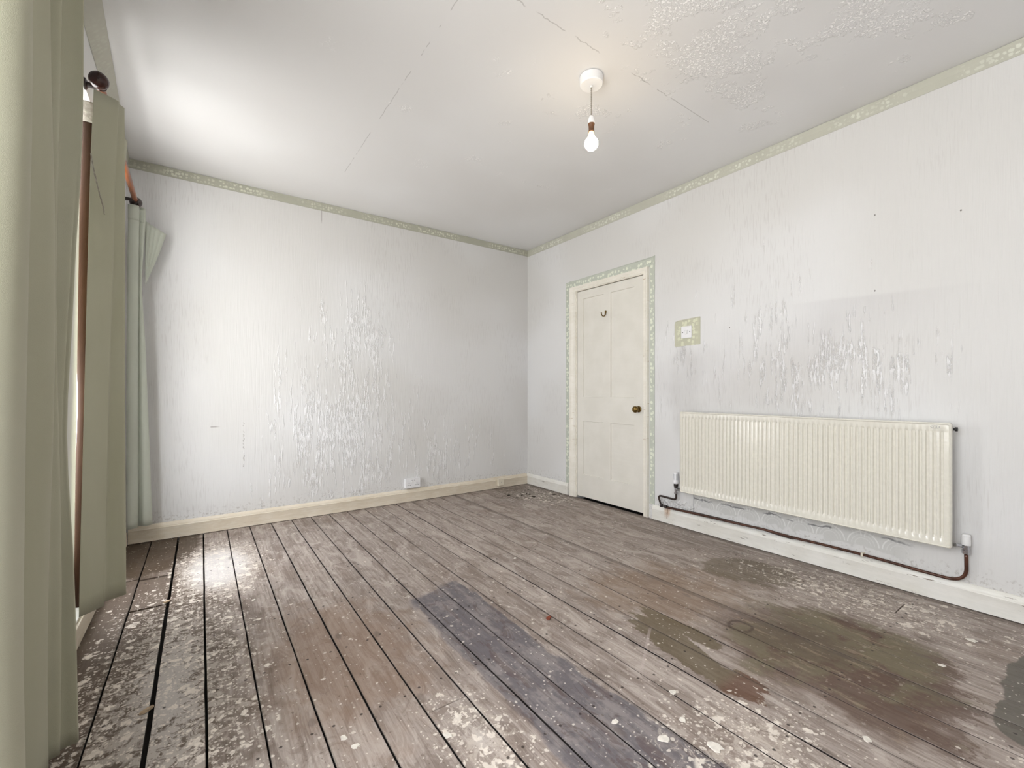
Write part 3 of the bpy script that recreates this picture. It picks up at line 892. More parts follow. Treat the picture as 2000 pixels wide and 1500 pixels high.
# ------------------------------------------------------------------ light switch with its square of border paper
bm = bmesh.new()
flat_strip(bm, [(1.817, 1.375), (2.020, 1.371), (2.029, 1.380), (2.029, 1.545), (2.022, 1.560), (1.990, 1.566), (1.817, 1.574)], XR - .0005, 0.002)
o = link('border_paper_square', bm, border_material('border_square', lin(182, 182, 162), lin(214, 216, 192), 'y', 'z', 1.923, 0.140, star=33.0))
tag(o, 'square of green leaf-patterned wallpaper border behind the light switch', 'wallpaper patch')
bm = bmesh.new()
cy_, cz_ = 1.925, 1.474
flat_strip(bm, [(1.817, 1.5735), (1.820, 1.5785), (1.990, 1.5715), (2.022, 1.563), (2.021, 1.559), (1.990, 1.566)], XR - .0025, 0.004)
link('curled_edge', bm, simple('curled_paper', lin(214, 212, 200), rough=0.7), o)
sw = empty('light_switch', (XR, cy_, cz_))
tag(sw, 'white square single light switch on the wall right of the door', 'light switch')
def at(o, parent):   # parent without moving (parent has only a location)
    o.parent = parent; o.location = -Vector(parent.location); return o
bm = bmesh.new(); box(bm, XR - 0.0115, XR - 0.0026, cy_ - .043, cy_ + .043, cz_ - .045, cz_ + .045); bevel(bm, .0022)
at(link('face_plate', bm, MAT_SOCK), sw)
bm = bmesh.new(); box(bm, XR - 0.0155, XR - 0.011, cy_ - .008, cy_ + .008, cz_ - .015, cz_ + .015, lambda c: Vector((c.x + (0.0025 if (c.x < XR - .013 and c.z > cz_) else 0), c.y, c.z))); bevel(bm, .0008)
at(link('rocker', bm, MAT_WHITE), sw)
bm = bmesh.new(); 
for a in (((cy_ - .0095, cy_ - .0088, cz_ - .0165, cz_ + .0165)), ((cy_ + .0088, cy_ + .0095, cz_ - .0165, cz_ + .0165)), ((cy_ - .009, cy_ + .009, cz_ - .0165, cz_ - .0158))):
    box(bm, XR - 0.0119, XR - 0.0112, *a)
at(link('rocker_surround', bm, MAT_GREYP), sw)
for dy in (-.030, .030):
    bm = bmesh.new(); lathe(bm, [(0.0, 0), (0.0042, 0), (0.0038, .0012), (0, .0013)], (XR - 0.0127, cy_ + dy, cz_), 'x', 12)
    at(link('screw', bm, MAT_DARK if dy > 0 else MAT_GREYP), sw)

# ------------------------------------------------------------------ double socket on the back wall
sx0, sx1, sz0, sz1 = 1.535, 1.682, 0.132, 0.220
so = empty('double_socket', ((sx0 + sx1) / 2, YB, sz0))
tag(so, 'white double power socket on the back wall just above the cream skirting', 'socket')
bm = bmesh.new(); box(bm, sx0 - .002, sx1 + .002, YB - .026, YB - .0005, sz0 + .002, sz1 - .002); bevel(bm, .002)
at(link('back_box', bm, MAT_SOCK), so)
bm = bmesh.new(); box(bm, sx0, sx1, YB - .036, YB - .026, sz0, sz1); bevel(bm, .003)
at(link('face_plate', bm, MAT_SOCK), so)
cxm = (sx0 + sx1) / 2
for cx in (sx0 + .035, sx1 - .035):
    bm = bmesh.new()
    for (dx, dz, hw, hh) in ((0, .004, .0022, .0045), (-.011, -.016, .0042, .0020), (.011, -.016, .0042, .0020)):
        box(bm, cx + dx - hw, cx + dx + hw, YB - .0366, YB - .0358, sz0 + .042 + dz - hh, sz0 + .042 + dz + hh)
    at(link('pin_holes', bm, MAT_DARK), so)
for cx in (cxm - .011, cxm + .011):
    bm = bmesh.new(); box(bm, cx - .0055, cx + .0055, YB - .0400, YB - .0360, sz1 - .036, sz1 - .014); bevel(bm, .001)
    rk = at(link('rocker', bm, MAT_WHITE), so)
    bm = bmesh.new(); box(bm, cx - .004, cx + .004, YB - .0406, YB - .0400, sz1 - .020, sz1 - .016)
    link('on_mark', bm, MAT_GREYP, rk)
# small junction box on the skirting
jx0, jx1 = 2.555, 2.628
jb = empty('cable_box', ((jx0 + jx1) / 2, YB - .02, 0.03))
tag(jb, 'small cream cable box fixed to the skirting near the room corner', 'cable box')
bm = bmesh.new(); box(bm, jx0, jx1, YB - .048, YB - .0195, 0.030, 0.106); bevel(bm, .003)
at(link('cover', bm, MAT_CREAMP), jb)
bm = bmesh.new(); lathe(bm, [(0, 0), (.004, 0), (.0035, .001), (0, .0012)], ((jx0 + jx1) / 2, YB - .0492, 0.068), 'y', 10)
at(link('screw', bm, MAT_GREYP), jb)
bm = bmesh.new(); tube(bm, [(jx0 - .03, YB - .006, .122), (jx0 + .01, YB - .010, .121), (jx1, YB - .010, .122), (jx1 + .05, YB - .006, .121)], .0032, 8)
at(link('cable', bm, MAT_CREAMP), jb)

# ------------------------------------------------------------------ radiator
RX = 2.870; RY0, RY1, RZ0, RZ1 = 0.483, 1.915, 0.290, 0.881
rad = empty('radiator', (RX + 0.03, (RY0 + RY1) / 2, RZ0))
tag(rad, 'long cream ribbed panel radiator hung on the right wall', 'radiator')
bm = bmesh.new()
NF = 55
fy0, fy1 = RY0 + 0.022, RY1 - 0.012
pitch = (fy1 - fy0) / NF
ycols = [(RY0 + 0.010, 0)]
for k in range(NF):
    c = fy0 + pitch * (k + 0.5)
    for dy, d in ((-0.30, 0), (-0.235, .55), (-0.15, 1), (0.15, 1), (0.235, .55), (0.30, 0)):
        ycols.append((c + dy * pitch, d))
ycols.append((RY1 - 0.006, 0))
zrows = [(RZ0 + 0.008, 0), (0.328, 0), (0.333, .5), (0.338, .85), (0.345, 1), (0.829, 1), (0.836, .85), (0.841, .5), (0.845, 0), (RZ1 - 0.010, 0)]
grid = [[bm.verts.new((RX + 0.0075 * dz * dy, y, z)) for (y, dy) in ycols] for (z, dz) in zrows]
for a, b in zip(grid, grid[1:]):
    for k in range(len(ycols) - 1):
        bm.faces.new((a[k], a[k + 1], b[k + 1], b[k]))
# rolled seam around the front sheet
def rr(y0, y1, z0, z1, r, n=5):
    pts = []
    for (cy, cz, a0) in ((y1 - r, z0 + r, -90), (y1 - r, z1 - r, 0), (y0 + r, z1 - r, 90), (y0 + r, z0 + r, 180)):
        for k in range(n + 1):
            a = math.radians(a0 + 90 * k / n)
            pts.append((cy + r * math.cos(a), cz + r * math.sin(a)))
    return pts
bmf = bm
loops = []
for (ins, x) in ((0.0105, RX + 0.0), (0.0095, RX - 0.0020), (0.006, RX - 0.0045), (0.002, RX - 0.0030), (0.0, RX + 0.003), (0.0, RX + 0.016), (0.003, RX + 0.020)):
    loops.append([bmf.verts.new((x, p[0], p[1])) for p in rr(RY0 + ins, RY1 - ins, RZ0 + ins * 0.8, RZ1 - ins, 0.012 - ins * 0.6)])
for a, b in zip(loops, loops[1:]):
    n = len(a)
    for k in range(n): bmf.faces.new((a[k], a[(k + 1) % n], b[(k + 1) % n], b[k]))
bmf.faces.new(loops[-1])
at(link('front_panel', bm, MAT_RAD, autosmooth=0.9), rad)
bm = bmesh.new()
box(bm, RX + 0.045, RX + 0.060, RY0 + 0.006, RY1 - 0.006, RZ0 + 0.004, RZ1 - 0.010); bevel(bm, 0.005)
at(link('rear_panel', bm, MAT_RAD), rad)
bm = bmesh.new()
for k in range(96):
    yy = RY0 + 0.02 + (RY1 - RY0 - 0.04) * k / 95
    box(bm, RX + 0.0205, RX + 0.0445, yy - .0006, yy + .0006, RZ0 + 0.05, RZ1 - 0.06)
at(link('convector_fins', bm, MAT_RAD), rad)
for zz in (RZ0 + 0.018, RZ1 - 0.030):
    for yy in (RY0 + 0.020, RY1 - 0.020):
        bm = bmesh.new(); tube(bm, [(RX + 0.0205, yy, zz), (RX + 0.0445, yy, zz)], 0.014, 12)
        at(link('header_tube', bm, MAT_RAD), rad)
for yy in (RY0 + 0.25, RY1 - 0.25):
    bm = bmesh.new(); box(bm, RX + 0.060, XR - 0.001, yy - .015, yy + .015, RZ0 + 0.04, RZ1 - 0.05); bevel(bm, .002)
    at(link('wall_bracket', bm, MAT_RAD), rad)
bm = bmesh.new()
lathe(bm, [(0, 0), (0.010, 0), (0.010, 0.008), (0.006, 0.010), (0.006, 0.014), (0, 0.014)], (RX + 0.032, RY0 - 0.014, RZ1 - 0.030), 'y', 12)
at(link('bleed_valve', bm, MAT_DARK, autosmooth=0.6), rad)
bm = bmesh.new()    # small oval maker's badge
ring = [(0.535 + 0.010 * 0.55 + 0.016 * math.cos(a), 0.8595 + 0.0065 * math.sin(a)) for a in [2 * PI * k / 20 for k in range(20)]]
tube(bm, [(RX - 0.0004, p[0], p[1]) for p in ring + ring[:1]], 0.0007, 6, caps=False)
for dy in (-.006, 0.0, .006):
    tube(bm, [(RX - 0.0004, 0.5405 + dy, 0.8565), (RX - 0.0004, 0.5415 + dy, 0.8625)], 0.0006, 6)
at(link('oval_badge', bm, MAT_GREYP), rad)

# valves
trv = empty('radiator_valve', (2.945, 1.998, 0.20))
tag(trv, 'tall white thermostatic valve head at the left foot of the radiator', 'radiator valve')
bm = bmesh.new()
lathe(bm, [(0, .075), (.019, .078), (.0215, .084), (.0215, .100), (.0195, .104), (.0180, .155), (.0165, .164), (0, .166)], (2.945, 1.998, 0.250), 'z', 26)
at(link('thermostat_head', bm, MAT_SOCK, autosmooth=0.6), trv)
bm = bmesh.new()
for a in range(10):
    t = 2 * PI * a / 10
    tube(bm, [(2.945 + .0195 * math.cos(t), 1.998 + .0195 * math.sin(t), 0.357), (2.945 + .0182 * math.cos(t), 1.998 + .0182 * math.sin(t), 0.402)], .0011, 5)
at(link('grip_ribs', bm, MAT_GREYP), trv)
bm = bmesh.new()
lathe(bm, [(0, .045), (.013, .045), (.013, .056), (.016, .058), (.016, .075), (0, .075)], (2.945, 1.998, 0.250), 'z', 8)
at(link('lock_ring', bm, MAT_IRON, autosmooth=0.5), trv)
bm = bmesh.new()
lathe(bm, [(0, .0), (.013, .0), (.0135, .012), (.010, .014), (.011, .045), (0, .045)], (2.945, 1.998, 0.250), 'z', 12)
tube(bm, [(2.945, 1.998, .283), (2.93, 1.955, .292), (RX + .035, RY1 + .003, .306)], .0095, 12)
at(link('valve_body', bm, MAT_CHROME, autosmooth=0.6), trv)

lsv = empty('radiator_valve', (2.945, 0.448, 0.26))
tag(lsv, 'short white capped chrome valve at the right foot of the radiator', 'radiator valve')
bm = bmesh.new()
lathe(bm, [(0, .020), (.017, .020), (.0175, .024), (.0165, .066), (.012, .071), (0, .072)], (2.945, 0.448, 0.285), 'z', 22)
at(link('cap', bm, MAT_WHITE, autosmooth=0.6), lsv)
bm = bmesh.new()
lathe(bm, [(0, -.022), (.013, -.022), (.0155, -.020), (.0155, -.004), (.012, -.002), (.0125, .020), (0, .020)], (2.945, 0.448, 0.285), 'z', 10)
tube(bm, [(2.945, 0.450, .296), (2.93, 0.466, .300), (RX + .035, RY0 - .003, .306)], [.009, .007, .009], 12)
at(link('valve_body', bm, MAT_CHROME, autosmooth=0.6), lsv)

# pipework
pipe = empty('radiator_pipe', (2.945, 1.0, 0.13))
tag(pipe, 'brown painted copper pipe running along the skirting top under the radiator', 'pipe')
px = 2.948
path = [(px, 1.998, 0.250), (px, 1.998, 0.235)] + arc((px, 1.998, 0.228), (px, 1.998, 0.205), (px - .002, 2.020, 0.205), 5) + \
       [(px - .002, 2.10, 0.207)] + arc((px, 2.125, 0.208), (px, 2.158, 0.209), (px, 2.152, 0.185), 5) + [(px, 2.138, 0.150), (px + .004, 2.128, 0.124)]
bm = bmesh.new(); tube(bm, path, .0075, 12)
at(link('riser_pipe', bm, MAT_PIPED, smooth=True), pipe)
path = [(px, 2.100, 0.127), (px, 1.9, 0.133), (px, 1.7, 0.136), (px, 1.5, 0.139), (px, 1.35, 0.143), (px, 1.2, 0.137), (px, 1.05, 0.139), (px, .8, 0.137), (px, .62, 0.129), (px, .54, 0.1265)] + \
       arc((px, .52, 0.126), (px, .444, 0.126), (px, .447, 0.200), 8) + [(px, .448, 0.264)]
path = catmull([tuple(p) for p in path], 3)
bm = bmesh.new(); tube(bm, path, .0075, 12)
at(link('long_pipe', bm, MAT_PIPE, smooth=True), pipe)
path = catmull([(px + .016, 2.10, 0.1275), (px + .015, 1.8, 0.1375), (px + .015, 1.45, 0.139), (px + .015, 1.30, 0.130), (px + .018, 1.2, 0.124)], 6)
bm = bmesh.new(); tube(bm, path, .0055, 10)
at(link('second_pipe', bm, MAT_PIPED, smooth=True), pipe)
bm = bmesh.new()
lathe(bm, [(0, -.012), (.011, -.012), (.012, -.004), (.012, .008), (.010, .013), (0, .013)], (px, 2.129, 0.134), 'z', 8)
lathe(bm, [(0, -.012), (.012, -.012), (.013, 0), (.012, .012), (0, .012)], (px, 2.092, 0.133), 'y', 8)
at(link('coupling', bm, MAT_IRON, autosmooth=0.5), pipe)
bm = bmesh.new(); box(bm, px - .010, XR - .002, .842, .852, .128, .147); bevel(bm, .002)
at(link('pipe_clip', bm, MAT_CREAMP), pipe)

# ------------------------------------------------------------------ pendant lamp
LX, LY = 1.588, 1.555
lamp = empty('pendant_lamp', (LX, LY, H))
tag(lamp, 'bare lit bulb hanging on a short flex from a white ceiling rose', 'pendant lamp')
bm = bmesh.new()
lathe(bm, [(0, -.001), (.056, -.001), (.058, -.004), (.0565, -.040), (.0525, -.044), (0, -.046)], (LX, LY, H), 'z', 36)
at(link('ceiling_rose', bm, MAT_WHITE, autosmooth=0.5), lamp)
bm = bmesh.new()
lathe(bm, [(0, 0), (.008, -.0), (.007, -.006), (.004, -.008), (0, -.008)], (LX, LY, H - .046), 'z', 14)
at(link('cord_grip', bm, MAT_WHITE, smooth=True), lamp)
bm = bmesh.new()
for ph in (0, PI):
    tube(bm, [(LX + .0016 * math.cos(ph + k * .55), LY + .0016 * math.sin(ph + k * .55), H - .050 - k * (.150 / 80)) for k in range(81)], .0022, 7)
at(link('flex', bm, MAT_CORD, smooth=True), lamp)
bm = bmesh.new()
lathe(bm, [(0, .042), (.005, .041), (.011, .034), (.0155, .022), (.0175, .008), (.0175, .0), (0, .0)], (LX, LY, 2.365), 'z', 24)
at(link('lampholder_cap', bm, MAT_WHITE, autosmooth=0.6), lamp)
bm = bmesh.new()
lathe(bm, [(0, .0), (.0165, .0), (.0165, -.006), (.0140, -.010), (.0135, -.034), (.0150, -.036), (.0150, -.041), (0, -.041)], (LX, LY, 2.365), 'z', 24)
at(link('lampholder', bm, MAT_HOLDER, autosmooth=0.6), lamp)
bm = bmesh.new()
r0 = 0.0335; cz = 2.266
prof = [(0, .062), (.0125, .062), (.0130, .050), (.0150, .042)]
prof += [(r0 * math.cos(a), r0 * math.sin(a)) for a in [math.radians(58 - k * (148 / 16)) for k in range(17)]]
bulbm = M('lit_bulb_glass')
glow = bulbm.sm(2.308, 2.292, bulbm.z)        # the filament lights the globe; the neck only glows amber
bulb_mat = bulbm.set(color=(1, .93, .8, 1), rough=0.3, Emission_Color=bulbm.mix(glow, (1.0, 0.62, 0.18, 1), (1.0, 0.80, 0.54, 1)), Emission_Strength=glow * 55.0 + 1.3)
lathe(bm, prof, (LX, LY, cz), 'z', 32)
at(link('bulb', bm, bulb_mat, smooth=True), lamp)

# ------------------------------------------------------------------ curtains and poles
def loft(rows, m_across=8, m_down=6, thick=0.0022, wob=0.0, seed=0.0):
    """rows: list of (z, [(x, y), ...]) with equal counts -> thin two-sided cloth"""
    zs = [(r[0],) for r in rows]
    npt = len(rows[0][1])
    cols = []
    for j in range(npt):
        cols.append(catmull([(r[0], r[1][j][0], r[1][j][1]) for r in rows], m_down))
    nr = len(cols[0])
    front = []
    for i in range(nr):
        pts = catmull([cols[j][i][1:] for j in range(npt)], m_across)
        z = cols[0][i][0]
        row = []
        for k, (x, y) in enumerate(pts):
            if wob:
                x += wob * mnoise.noise(Vector((k * 0.13 + seed, z * 1.4, 0)))
            row.append(Vector((x, y, z)))
        front.append(row)
    bm = bmesh.new()
    F, B = [], []
    for i, row in enumerate(front):
        f_, b_ = [], []
        for k, p in enumerate(row):
            a = row[max(k - 1, 0)]; b = row[min(k + 1, len(row) - 1)]
            t = (b - a); n = Vector((t.y, -t.x, 0))
            n = n.normalized() if n.length > 1e-7 else Vector((1, 0, 0))
            f_.append(bm.verts.new(p + n * thick / 2)); b_.append(bm.verts.new(p - n * thick / 2))
        F.append(f_); B.append(b_)
    for i in range(nr - 1):
        for k in range(len(F[0]) - 1):
            bm.faces.new((F[i][k], F[i][k + 1], F[i + 1][k + 1], F[i + 1][k]))
            bm.faces.new((B[i][k], B[i + 1][k], B[i + 1][k + 1], B[i][k + 1]))
        for k in (0, len(F[0]) - 1):
            bm.faces.new((F[i][k], F[i + 1][k], B[i + 1][k], B[i][k]))
    for i in (0, nr - 1):
        for k in range(len(F[0]) - 1):
            bm.faces.new((F[i][k], B[i][k], B[i][k + 1], F[i][k + 1]))
    return bm

# near curtain, floor length, hanging in front of window_1
base_n = [(-.330, 1.09), (-.290, 1.10), (-.262, 1.14), (-.268, 1.20), (-.297, 1.252), (-.360, 1.275), (-.450, 1.34), (-.452, 1.44),
          (-.400, 1.53), (-.346, 1.62), (-.3295, 1.668), (-.342, 1.684), (-.340, 1.694), (-.3215, 1.706), (-.334, 1.716), (-.330, 1.722), (-.310, 1.730)]
edge = [(2.27, -.276), (2.147, -.276), (1.855, -.277), (1.60, -.285), (1.446, -.293), (1.21, -.301), (.905, -.3106), (.584, -.2996), (.41, -.295), (.20, -.291), (.03, -.2875)]
rows = []
for z, ex_ in edge:
    t = (z - .03) / 2.24
    pts = []
    for j, (x, y) in enumerate(base_n):
        k = (y - .9) / .9
        pts.append((x + 0.006 * math.sin(3.1 * z + j) + (0.004 * t if y > 1.66 else 0), y))
    # the leading edge narrows where the cloth is pulled back
    d = (ex_ + .2875)
    pts[-1] = (pts[-1][0] + d * 0.6, 1.731)
    pts += [(ex_ - .006, 1.7345), (ex_, 1.7365), (ex_ - .004, 1.743), (ex_ - .035, 1.752)]
    rows.append((z, pts))
bm = loft(rows, 6, 3, wob=0.003)
near = empty('curtain', (-0.32, 1.35, 0.03))
tag(near, 'large floor-length sage green curtain nearest the camera at the left edge', 'curtain', 'sage green curtains')
at(link('cloth', bm, MAT_SAGE, smooth=True), near)

def pole(y0, z0, y1, z1, x, label):
    p = empty('curtain_pole', (x, (y0 + y1) / 2, min(z0, z1)))
    tag(p, label, 'curtain pole', 'wooden curtain poles')
    bm = bmesh.new(); tube(bm, [(x, y0, z0), (x, (y0 + y1) / 2, (z0 + z1) / 2 - .002), (x, y1, z1)], .0145, 16)
    at(link('rod', bm, MAT_POLE, autosmooth=0.6), p)
    for yy, zz, s_ in ((y0, z0, -1), (y1, z1, 1)):
        bm = bmesh.new()
        prof = [(.0, -.006), (.019, -.004), (.021, .004), (.016, .010), (.022, .018), (.0315, .034), (.0335, .048), (.029, .062), (.016, .072), (0, .075)]
        lathe(bm, prof, (x, 0, 0), 'y', 22)
        for v in bm.verts:
            v.co = Vector((v.co.x, yy + s_ * (v.co.y - .040), zz + (v.co.z)))
        at(link('finial', bm, MAT_MAHOG, smooth=True), p)
        bm = bmesh.new()
        yb = yy - s_ * .045
        xw = XL + lean(yb, zz) + .001
        tube(bm, [(xw, yb, zz - .004), (x - .010, yb, zz - .004)], [.012, .009], 12)
        lathe(bm, [(0, 0), (.024, 0), (.022, .006), (.013, .010), (0, .010)], (xw, yb, zz - .004), 'x', 18)
        tube(bm, [(x, yb, zz - .004)] + [(x + .0195 * math.cos(a), yb, zz + .0195 * math.sin(a)) for a in [math.radians(q) for q in range(-90, 91, 30)]][:0] + [(x - .01, yb, zz - .006)], .012, 10)
        at(link('bracket', bm, MAT_IRON, autosmooth=0.6), p)
    return p
pole(2.455, 2.307, 3.690, 2.245, -.343, 'wooden curtain pole with mahogany ball ends above the far window')
pole(-0.42, 2.305, 1.84, 2.305, -.325, 'wooden curtain pole over the window beside the camera')

# middle curtain
mid = empty('curtain', (-0.33, 2.45, 0.15))
tag(mid, 'flat olive green curtain in the middle, hanging from the near end of the pole', 'curtain', 'sage green curtains')
def lerp_rows(top, bot, zt, zb, n, f=None):
    out = []
    for k in range(n + 1):
        t = k / n
        z = zt + (zb - zt) * t
        s_ = f(t) if f else t
        out.append((z, [(a[0] + (b[0] - a[0]) * s_, a[1] + (b[1] - a[1]) * s_) for a, b in zip(top, bot)]))
    return out
top = [(-.357, 2.440), (-.338, 2.444), (-.312, 2.452), (-.290, 2.461), (-.284, 2.466), (-.288, 2.474), (-.290, 2.480), (-.284, 2.488), (-.274, 2.497), (-.270, 2.503), (-.277, 2.512), (-.300, 2.530)]
bot = [(-.388, 2.370), (-.372, 2.385), (-.350, 2.410), (-.332, 2.432), (-.327, 2.439), (-.336, 2.450), (-.338, 2.462), (-.328, 2.484), (-.296, 2.504), (-.270, 2.519), (-.274, 2.532), (-.300, 2.550)]
rows = lerp_rows(top, bot, 2.262, 0.15, 8, lambda t: t ** 0.8)
bm = loft(rows, 6, 3, wob=0.002, seed=4)
for v in bm.verts:   # top edge dips away from the finial; hem is uneven
    if v.co.z > 2.2:
        v.co.z -= max(0, (v.co.x + .357)) * 0.15 * ((v.co.z - 2.2) / .06)
at(link('cloth', bm, MAT_SAGE, smooth=True), mid)
# gathered pleats behind it
pl_top = [(-.335, 2.58), (-.305, 2.62), (-.322, 2.66), (-.300, 2.71), (-.318, 2.75), (-.297, 2.80), (-.300, 2.86), (-.335, 2.88)]
pl_bot = [(-.330, 2.56), (-.310, 2.58), (-.325, 2.60), (-.308, 2.62), (-.325, 2.64), (-.310, 2.66), (-.320, 2.68), (-.335, 2.69)]
rows = lerp_rows(pl_top, pl_bot, 2.245, 0.15, 8, lambda t: min(1, t * 3.2) ** 0.8)
bm = loft(rows, 5, 3, seed=9)
at(link('pleats', bm, MAT_SAGE, smooth=True), mid)
# loose heading cord
bm = bmesh.new()
tube(bm, catmull([(-0.3586, 2.4, 1.9798), (-0.3557, 2.4, 1.9439), (-0.3439, 2.402, 1.8783), (-0.3327, 2.408, 1.8155), (-0.324, 2.412, 1.7776), (-0.3212, 2.414, 1.7498)], 4), .0022, 6)
tube(bm, catmull([(-0.3564, 2.395, 1.966), (-0.3491, 2.396, 1.8991), (-0.3361, 2.4, 1.8385), (-0.3246, 2.405, 1.7895)], 4), .0013, 6)
at(link('heading_cord', bm, MAT_TAPE, smooth=True), mid)

# brown curtain behind it
brn = empty('curtain', (-0.42, 2.62, 0.10))
tag(brn, 'narrow dark brown floor-length curtain in the window recess behind the green ones', 'curtain')
rows = []
for z, x0 in ((2.265, -.421), (1.93, -.430), (1.60, -.441), (1.33, -.443), (1.15, -.437), (1.02, -.434), (.86, -.436), (.60, -.446), (.45, -.452), (.30, -.452), (.103, -.448)):
    rows.append((z, [(x0, 2.625), (x0 + .012, 2.612), (x0 + .030, 2.612), (x0 + .046, 2.628), (x0 + .060, 2.636), (x0 + .072, 2.615), (x0 + .092, 2.622)]))
def in_recess(bm):
    for v in bm.verts:
        v.co.x = min(v.co.x, XL + lean(v.co.y, v.co.z) + 0.045)
    return bm
bm = in_recess(loft(rows, 6, 3))
at(link('cloth', bm, MAT_BROWN, smooth=True), brn)
rows = [(2.284, [(-.4225, 2.610), (-.410, 2.6045), (-.390, 2.6050), (-.378, 2.612), (-.370, 2.612), (-.362, 2.608)]),
        (2.24, [(-.4245, 2.610), (-.411, 2.6040), (-.391, 2.6040), (-.379, 2.612), (-.371, 2.611), (-.363, 2.608)]),
        (2.195, [(-.426, 2.610), (-.412, 2.6045), (-.392, 2.6045), (-.380, 2.612), (-.372, 2.611), (-.364, 2.608)])]
bm = loft(rows, 6, 4, thick=0.004)
at(link('heading_tape', bm, MAT_TAPE, smooth=True), brn)

# far curtain by the back wall
far = empty('curtain', (-0.33, 3.70, 0.15))
tag(far, 'sage curtain, coloured pale as if window-lit, bunched in the far corner against the back wall', 'curtain', 'sage green curtains')
top = [(-.376, 3.655), (-.366, 3.646), (-.350, 3.643), (-.334, 3.646), (-.324, 3.652), (-.326, 3.668), (-.322, 3.676), (-.312, 3.672), (-.300, 3.668), (-.294, 3.676), (-.305, 3.700)]
mid1 = [(-.382, 3.665), (-.372, 3.652), (-.356, 3.648), (-.340, 3.654), (-.330, 3.668), (-.333, 3.688), (-.330, 3.696), (-.322, 3.694), (-.316, 3.694), (-.314, 3.702), (-.325, 3.72)]
bot = [(-.390, 3.700), (-.380, 3.688), (-.364, 3.686), (-.348, 3.696), (-.336, 3.715), (-.338, 3.740), (-.330, 3.744), (-.305, 3.722), (-.280, 3.730), (-.264, 3.752), (-.275, 3.800)]
rows = [(2.205, top), (2.11, top), (1.95, [((a[0] + b[0]) / 2, (a[1] + b[1]) / 2) for a, b in zip(top, mid1)]), (1.72, mid1)]
rows += lerp_rows(mid1, bot, 1.72, 0.150, 6, lambda t: t ** 0.85)[1:]
bm = loft(rows, 6, 4, wob=0.0015, seed=2)
at(link('cloth', bm, MAT_SAGE_LIT, smooth=True), far)
bm = loft([(2.209, [(p[0], p[1] - .003) for p in top[:9]]), (2.15, [(p[0], p[1] - .0045) for p in top[:9]]), (2.115, [(p[0], p[1] - .003) for p in top[:9]])], 6, 2, thick=.004)
at(link('heading_tape', bm, MAT_SAGE_LIT, smooth=True), far)
# fallen, fanned-out heading
bm = bmesh.new()
A, B_, C_ = Vector((-0.2992, 3.71, 2.1377)), Vector((-0.1927, 3.78, 2.0934)), Vector((-0.2982, 3.73, 1.7284))
C2 = Vector((-0.2902, 3.76, 1.7626))
NU, NV = 48, 20
F, Bk = [], []
for j in range(NV + 1):
    v = j / NV
    rf, rb = [], []
    for i in range(NU + 1):
        u = i / NU
        p = A.lerp(B_, u).lerp(C_.lerp(C2, u), v ** (0.75 + 0.5 * u))
        amp = .016 * (1 - v) ** 0.7 * (1 - 0.75 * u)
        p = p + Vector((0, -abs(math.sin(u * PI * 4.0)) * amp, -0.010 * math.sin(PI * v) * u))
        rf.append(bm.verts.new(p)); rb.append(bm.verts.new(p + Vector((0, .003, 0))))
    F.append(rf); Bk.append(rb)
for j in range(NV):
    for i in range(NU):
        bm.faces.new((F[j][i], F[j][i + 1], F[j + 1][i + 1], F[j + 1][i])); bm.faces.new((Bk[j][i], Bk[j + 1][i], Bk[j + 1][i + 1], Bk[j][i + 1]))
    for i in (0, NU): bm.faces.new((F[j][i], F[j + 1][i], Bk[j + 1][i], Bk[j][i]))
for i in range(NU):
    for j in (0, NV): bm.faces.new((F[j][i], Bk[j][i], Bk[j][i + 1], F[j][i + 1]))
at(link('drooping_heading', bm, MAT_SAGE_LIT, smooth=True), far)

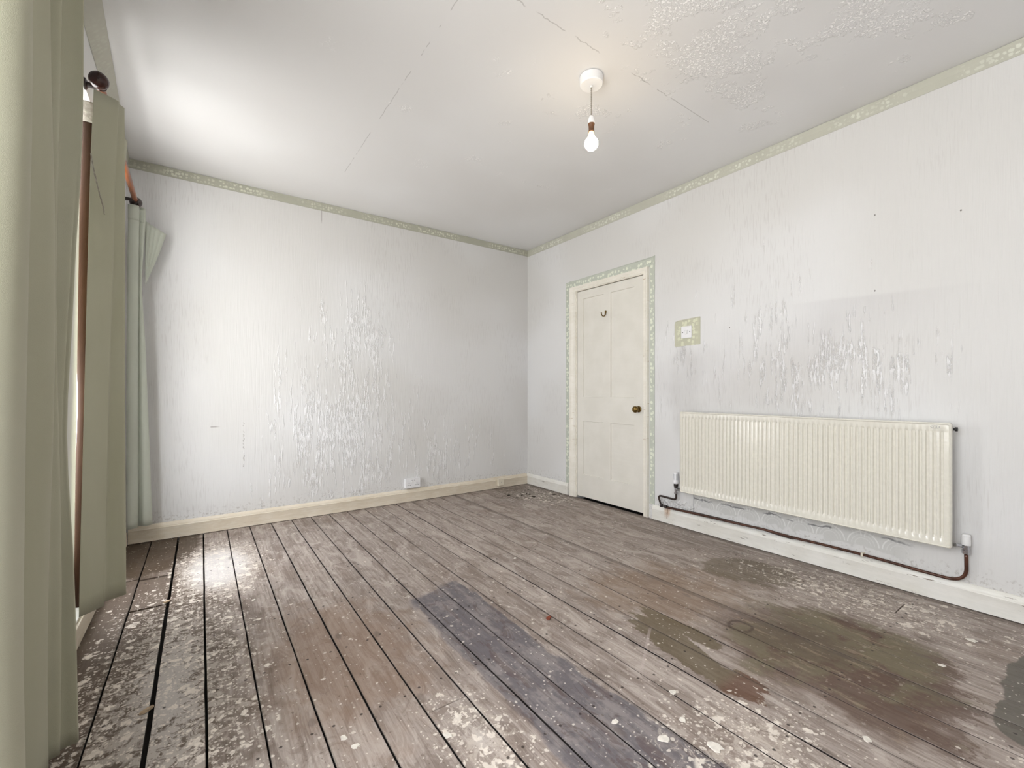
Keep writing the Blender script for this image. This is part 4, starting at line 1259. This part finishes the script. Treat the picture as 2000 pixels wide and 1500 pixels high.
# ------------------------------------------------------------------ debris on the boards
def flake(name, c, r, mat, h=0.003, seed=0, elong=1.0, rot=0.0, lift=0.0):
    r_ = random.Random(seed)
    bm = bmesh.new()
    n = 11
    ang = sorted(2 * PI * (k + r_.uniform(-.3, .3)) / n for k in range(n))
    top, bot = [], []
    for a in ang:
        rr_ = r * r_.uniform(.6, 1.1)
        x, y = rr_ * math.cos(a) * elong, rr_ * math.sin(a)
        X = c[0] + x * math.cos(rot) - y * math.sin(rot); Y = c[1] + x * math.sin(rot) + y * math.cos(rot)
        z = 0.0006 + lift * (0.5 + 0.5 * math.cos(a))
        bot.append(bm.verts.new((X, Y, z))); top.append(bm.verts.new((c[0] + (X - c[0]) * .9, c[1] + (Y - c[1]) * .9, z + h)))
    ct = bm.verts.new((c[0], c[1], h * 1.2 + lift * .4))
    for k in range(n):
        bm.faces.new((bot[k], bot[(k + 1) % n], top[(k + 1) % n], top[k]))
        bm.faces.new((top[k], top[(k + 1) % n], ct))
    bm.faces.new(bot[::-1])
    return link(name, bm, mat)
ML = simple('dead_leaf', lin(140, 60, 32), rough=0.6, var=0.2)
MWC = simple('splintered_wood', lin(186, 164, 136), rough=0.8, var=0.15, scale=80)
MPL = simple('plaster', lin(226, 220, 210), rough=0.9, var=0.06, scale=80)
MDK = simple('dark_crumb', lin(56, 46, 34), rough=0.9, var=0.2)
tag(flake('dead_leaf', (1.286, 1.525), .014, ML, .002, 1, 1.3, .3, .004), 'small reddish-brown dead leaf on the boards beside the grey paint strip', 'leaf')
tag(flake('wood_chip', (-.139, 1.832), .011, MWC, .005, 2, 2.2, .45, .004), 'pale splintered wood chip lying across the wide gap near the left curtain', 'wood chip')
tag(flake('wood_chip', (-.135, 2.722), .010, MWC, .005, 3, 1.7, .3, .002), 'pale wood chip at the corner of the short patched board', 'wood chip')
for k, (x, y, r_) in enumerate(((1.316, .905, .012), (1.229, .812, .011), (1.216, .696, .020), (.345, 1.352, .011), (.365, 1.300, .010), (1.606, .450, .012), (.210, 2.500, .009),
                                (2.60, .377, .016), (2.27, .409, .011), (1.051, .928, .011), (1.579, 2.196, .010), (2.943, 2.78, .010), (.60, 1.18, .012), (1.12, 0.80, .016))):
    tag(flake('plaster_flake', (x, y), r_, MPL, .0022, 20 + k, 1.3, k * .7), 'small white flake of paint or plaster lying on the grey-brown floorboards', 'plaster flake', 'white flakes on the floorboards')
for k in range(9):
    r2 = random.Random(60 + k)
    x, y = 2.60 + r2.uniform(-.15, .3), 3.45 + r2.uniform(-.2, .2)
    tag(flake('dirt_crumb', (x, y), r2.uniform(.007, .016), MDK, .004, 80 + k, 1.6, k), 'dark crumb of dirt on the boards in the far corner by the door', 'dirt', 'dirt crumbs in the far corner')
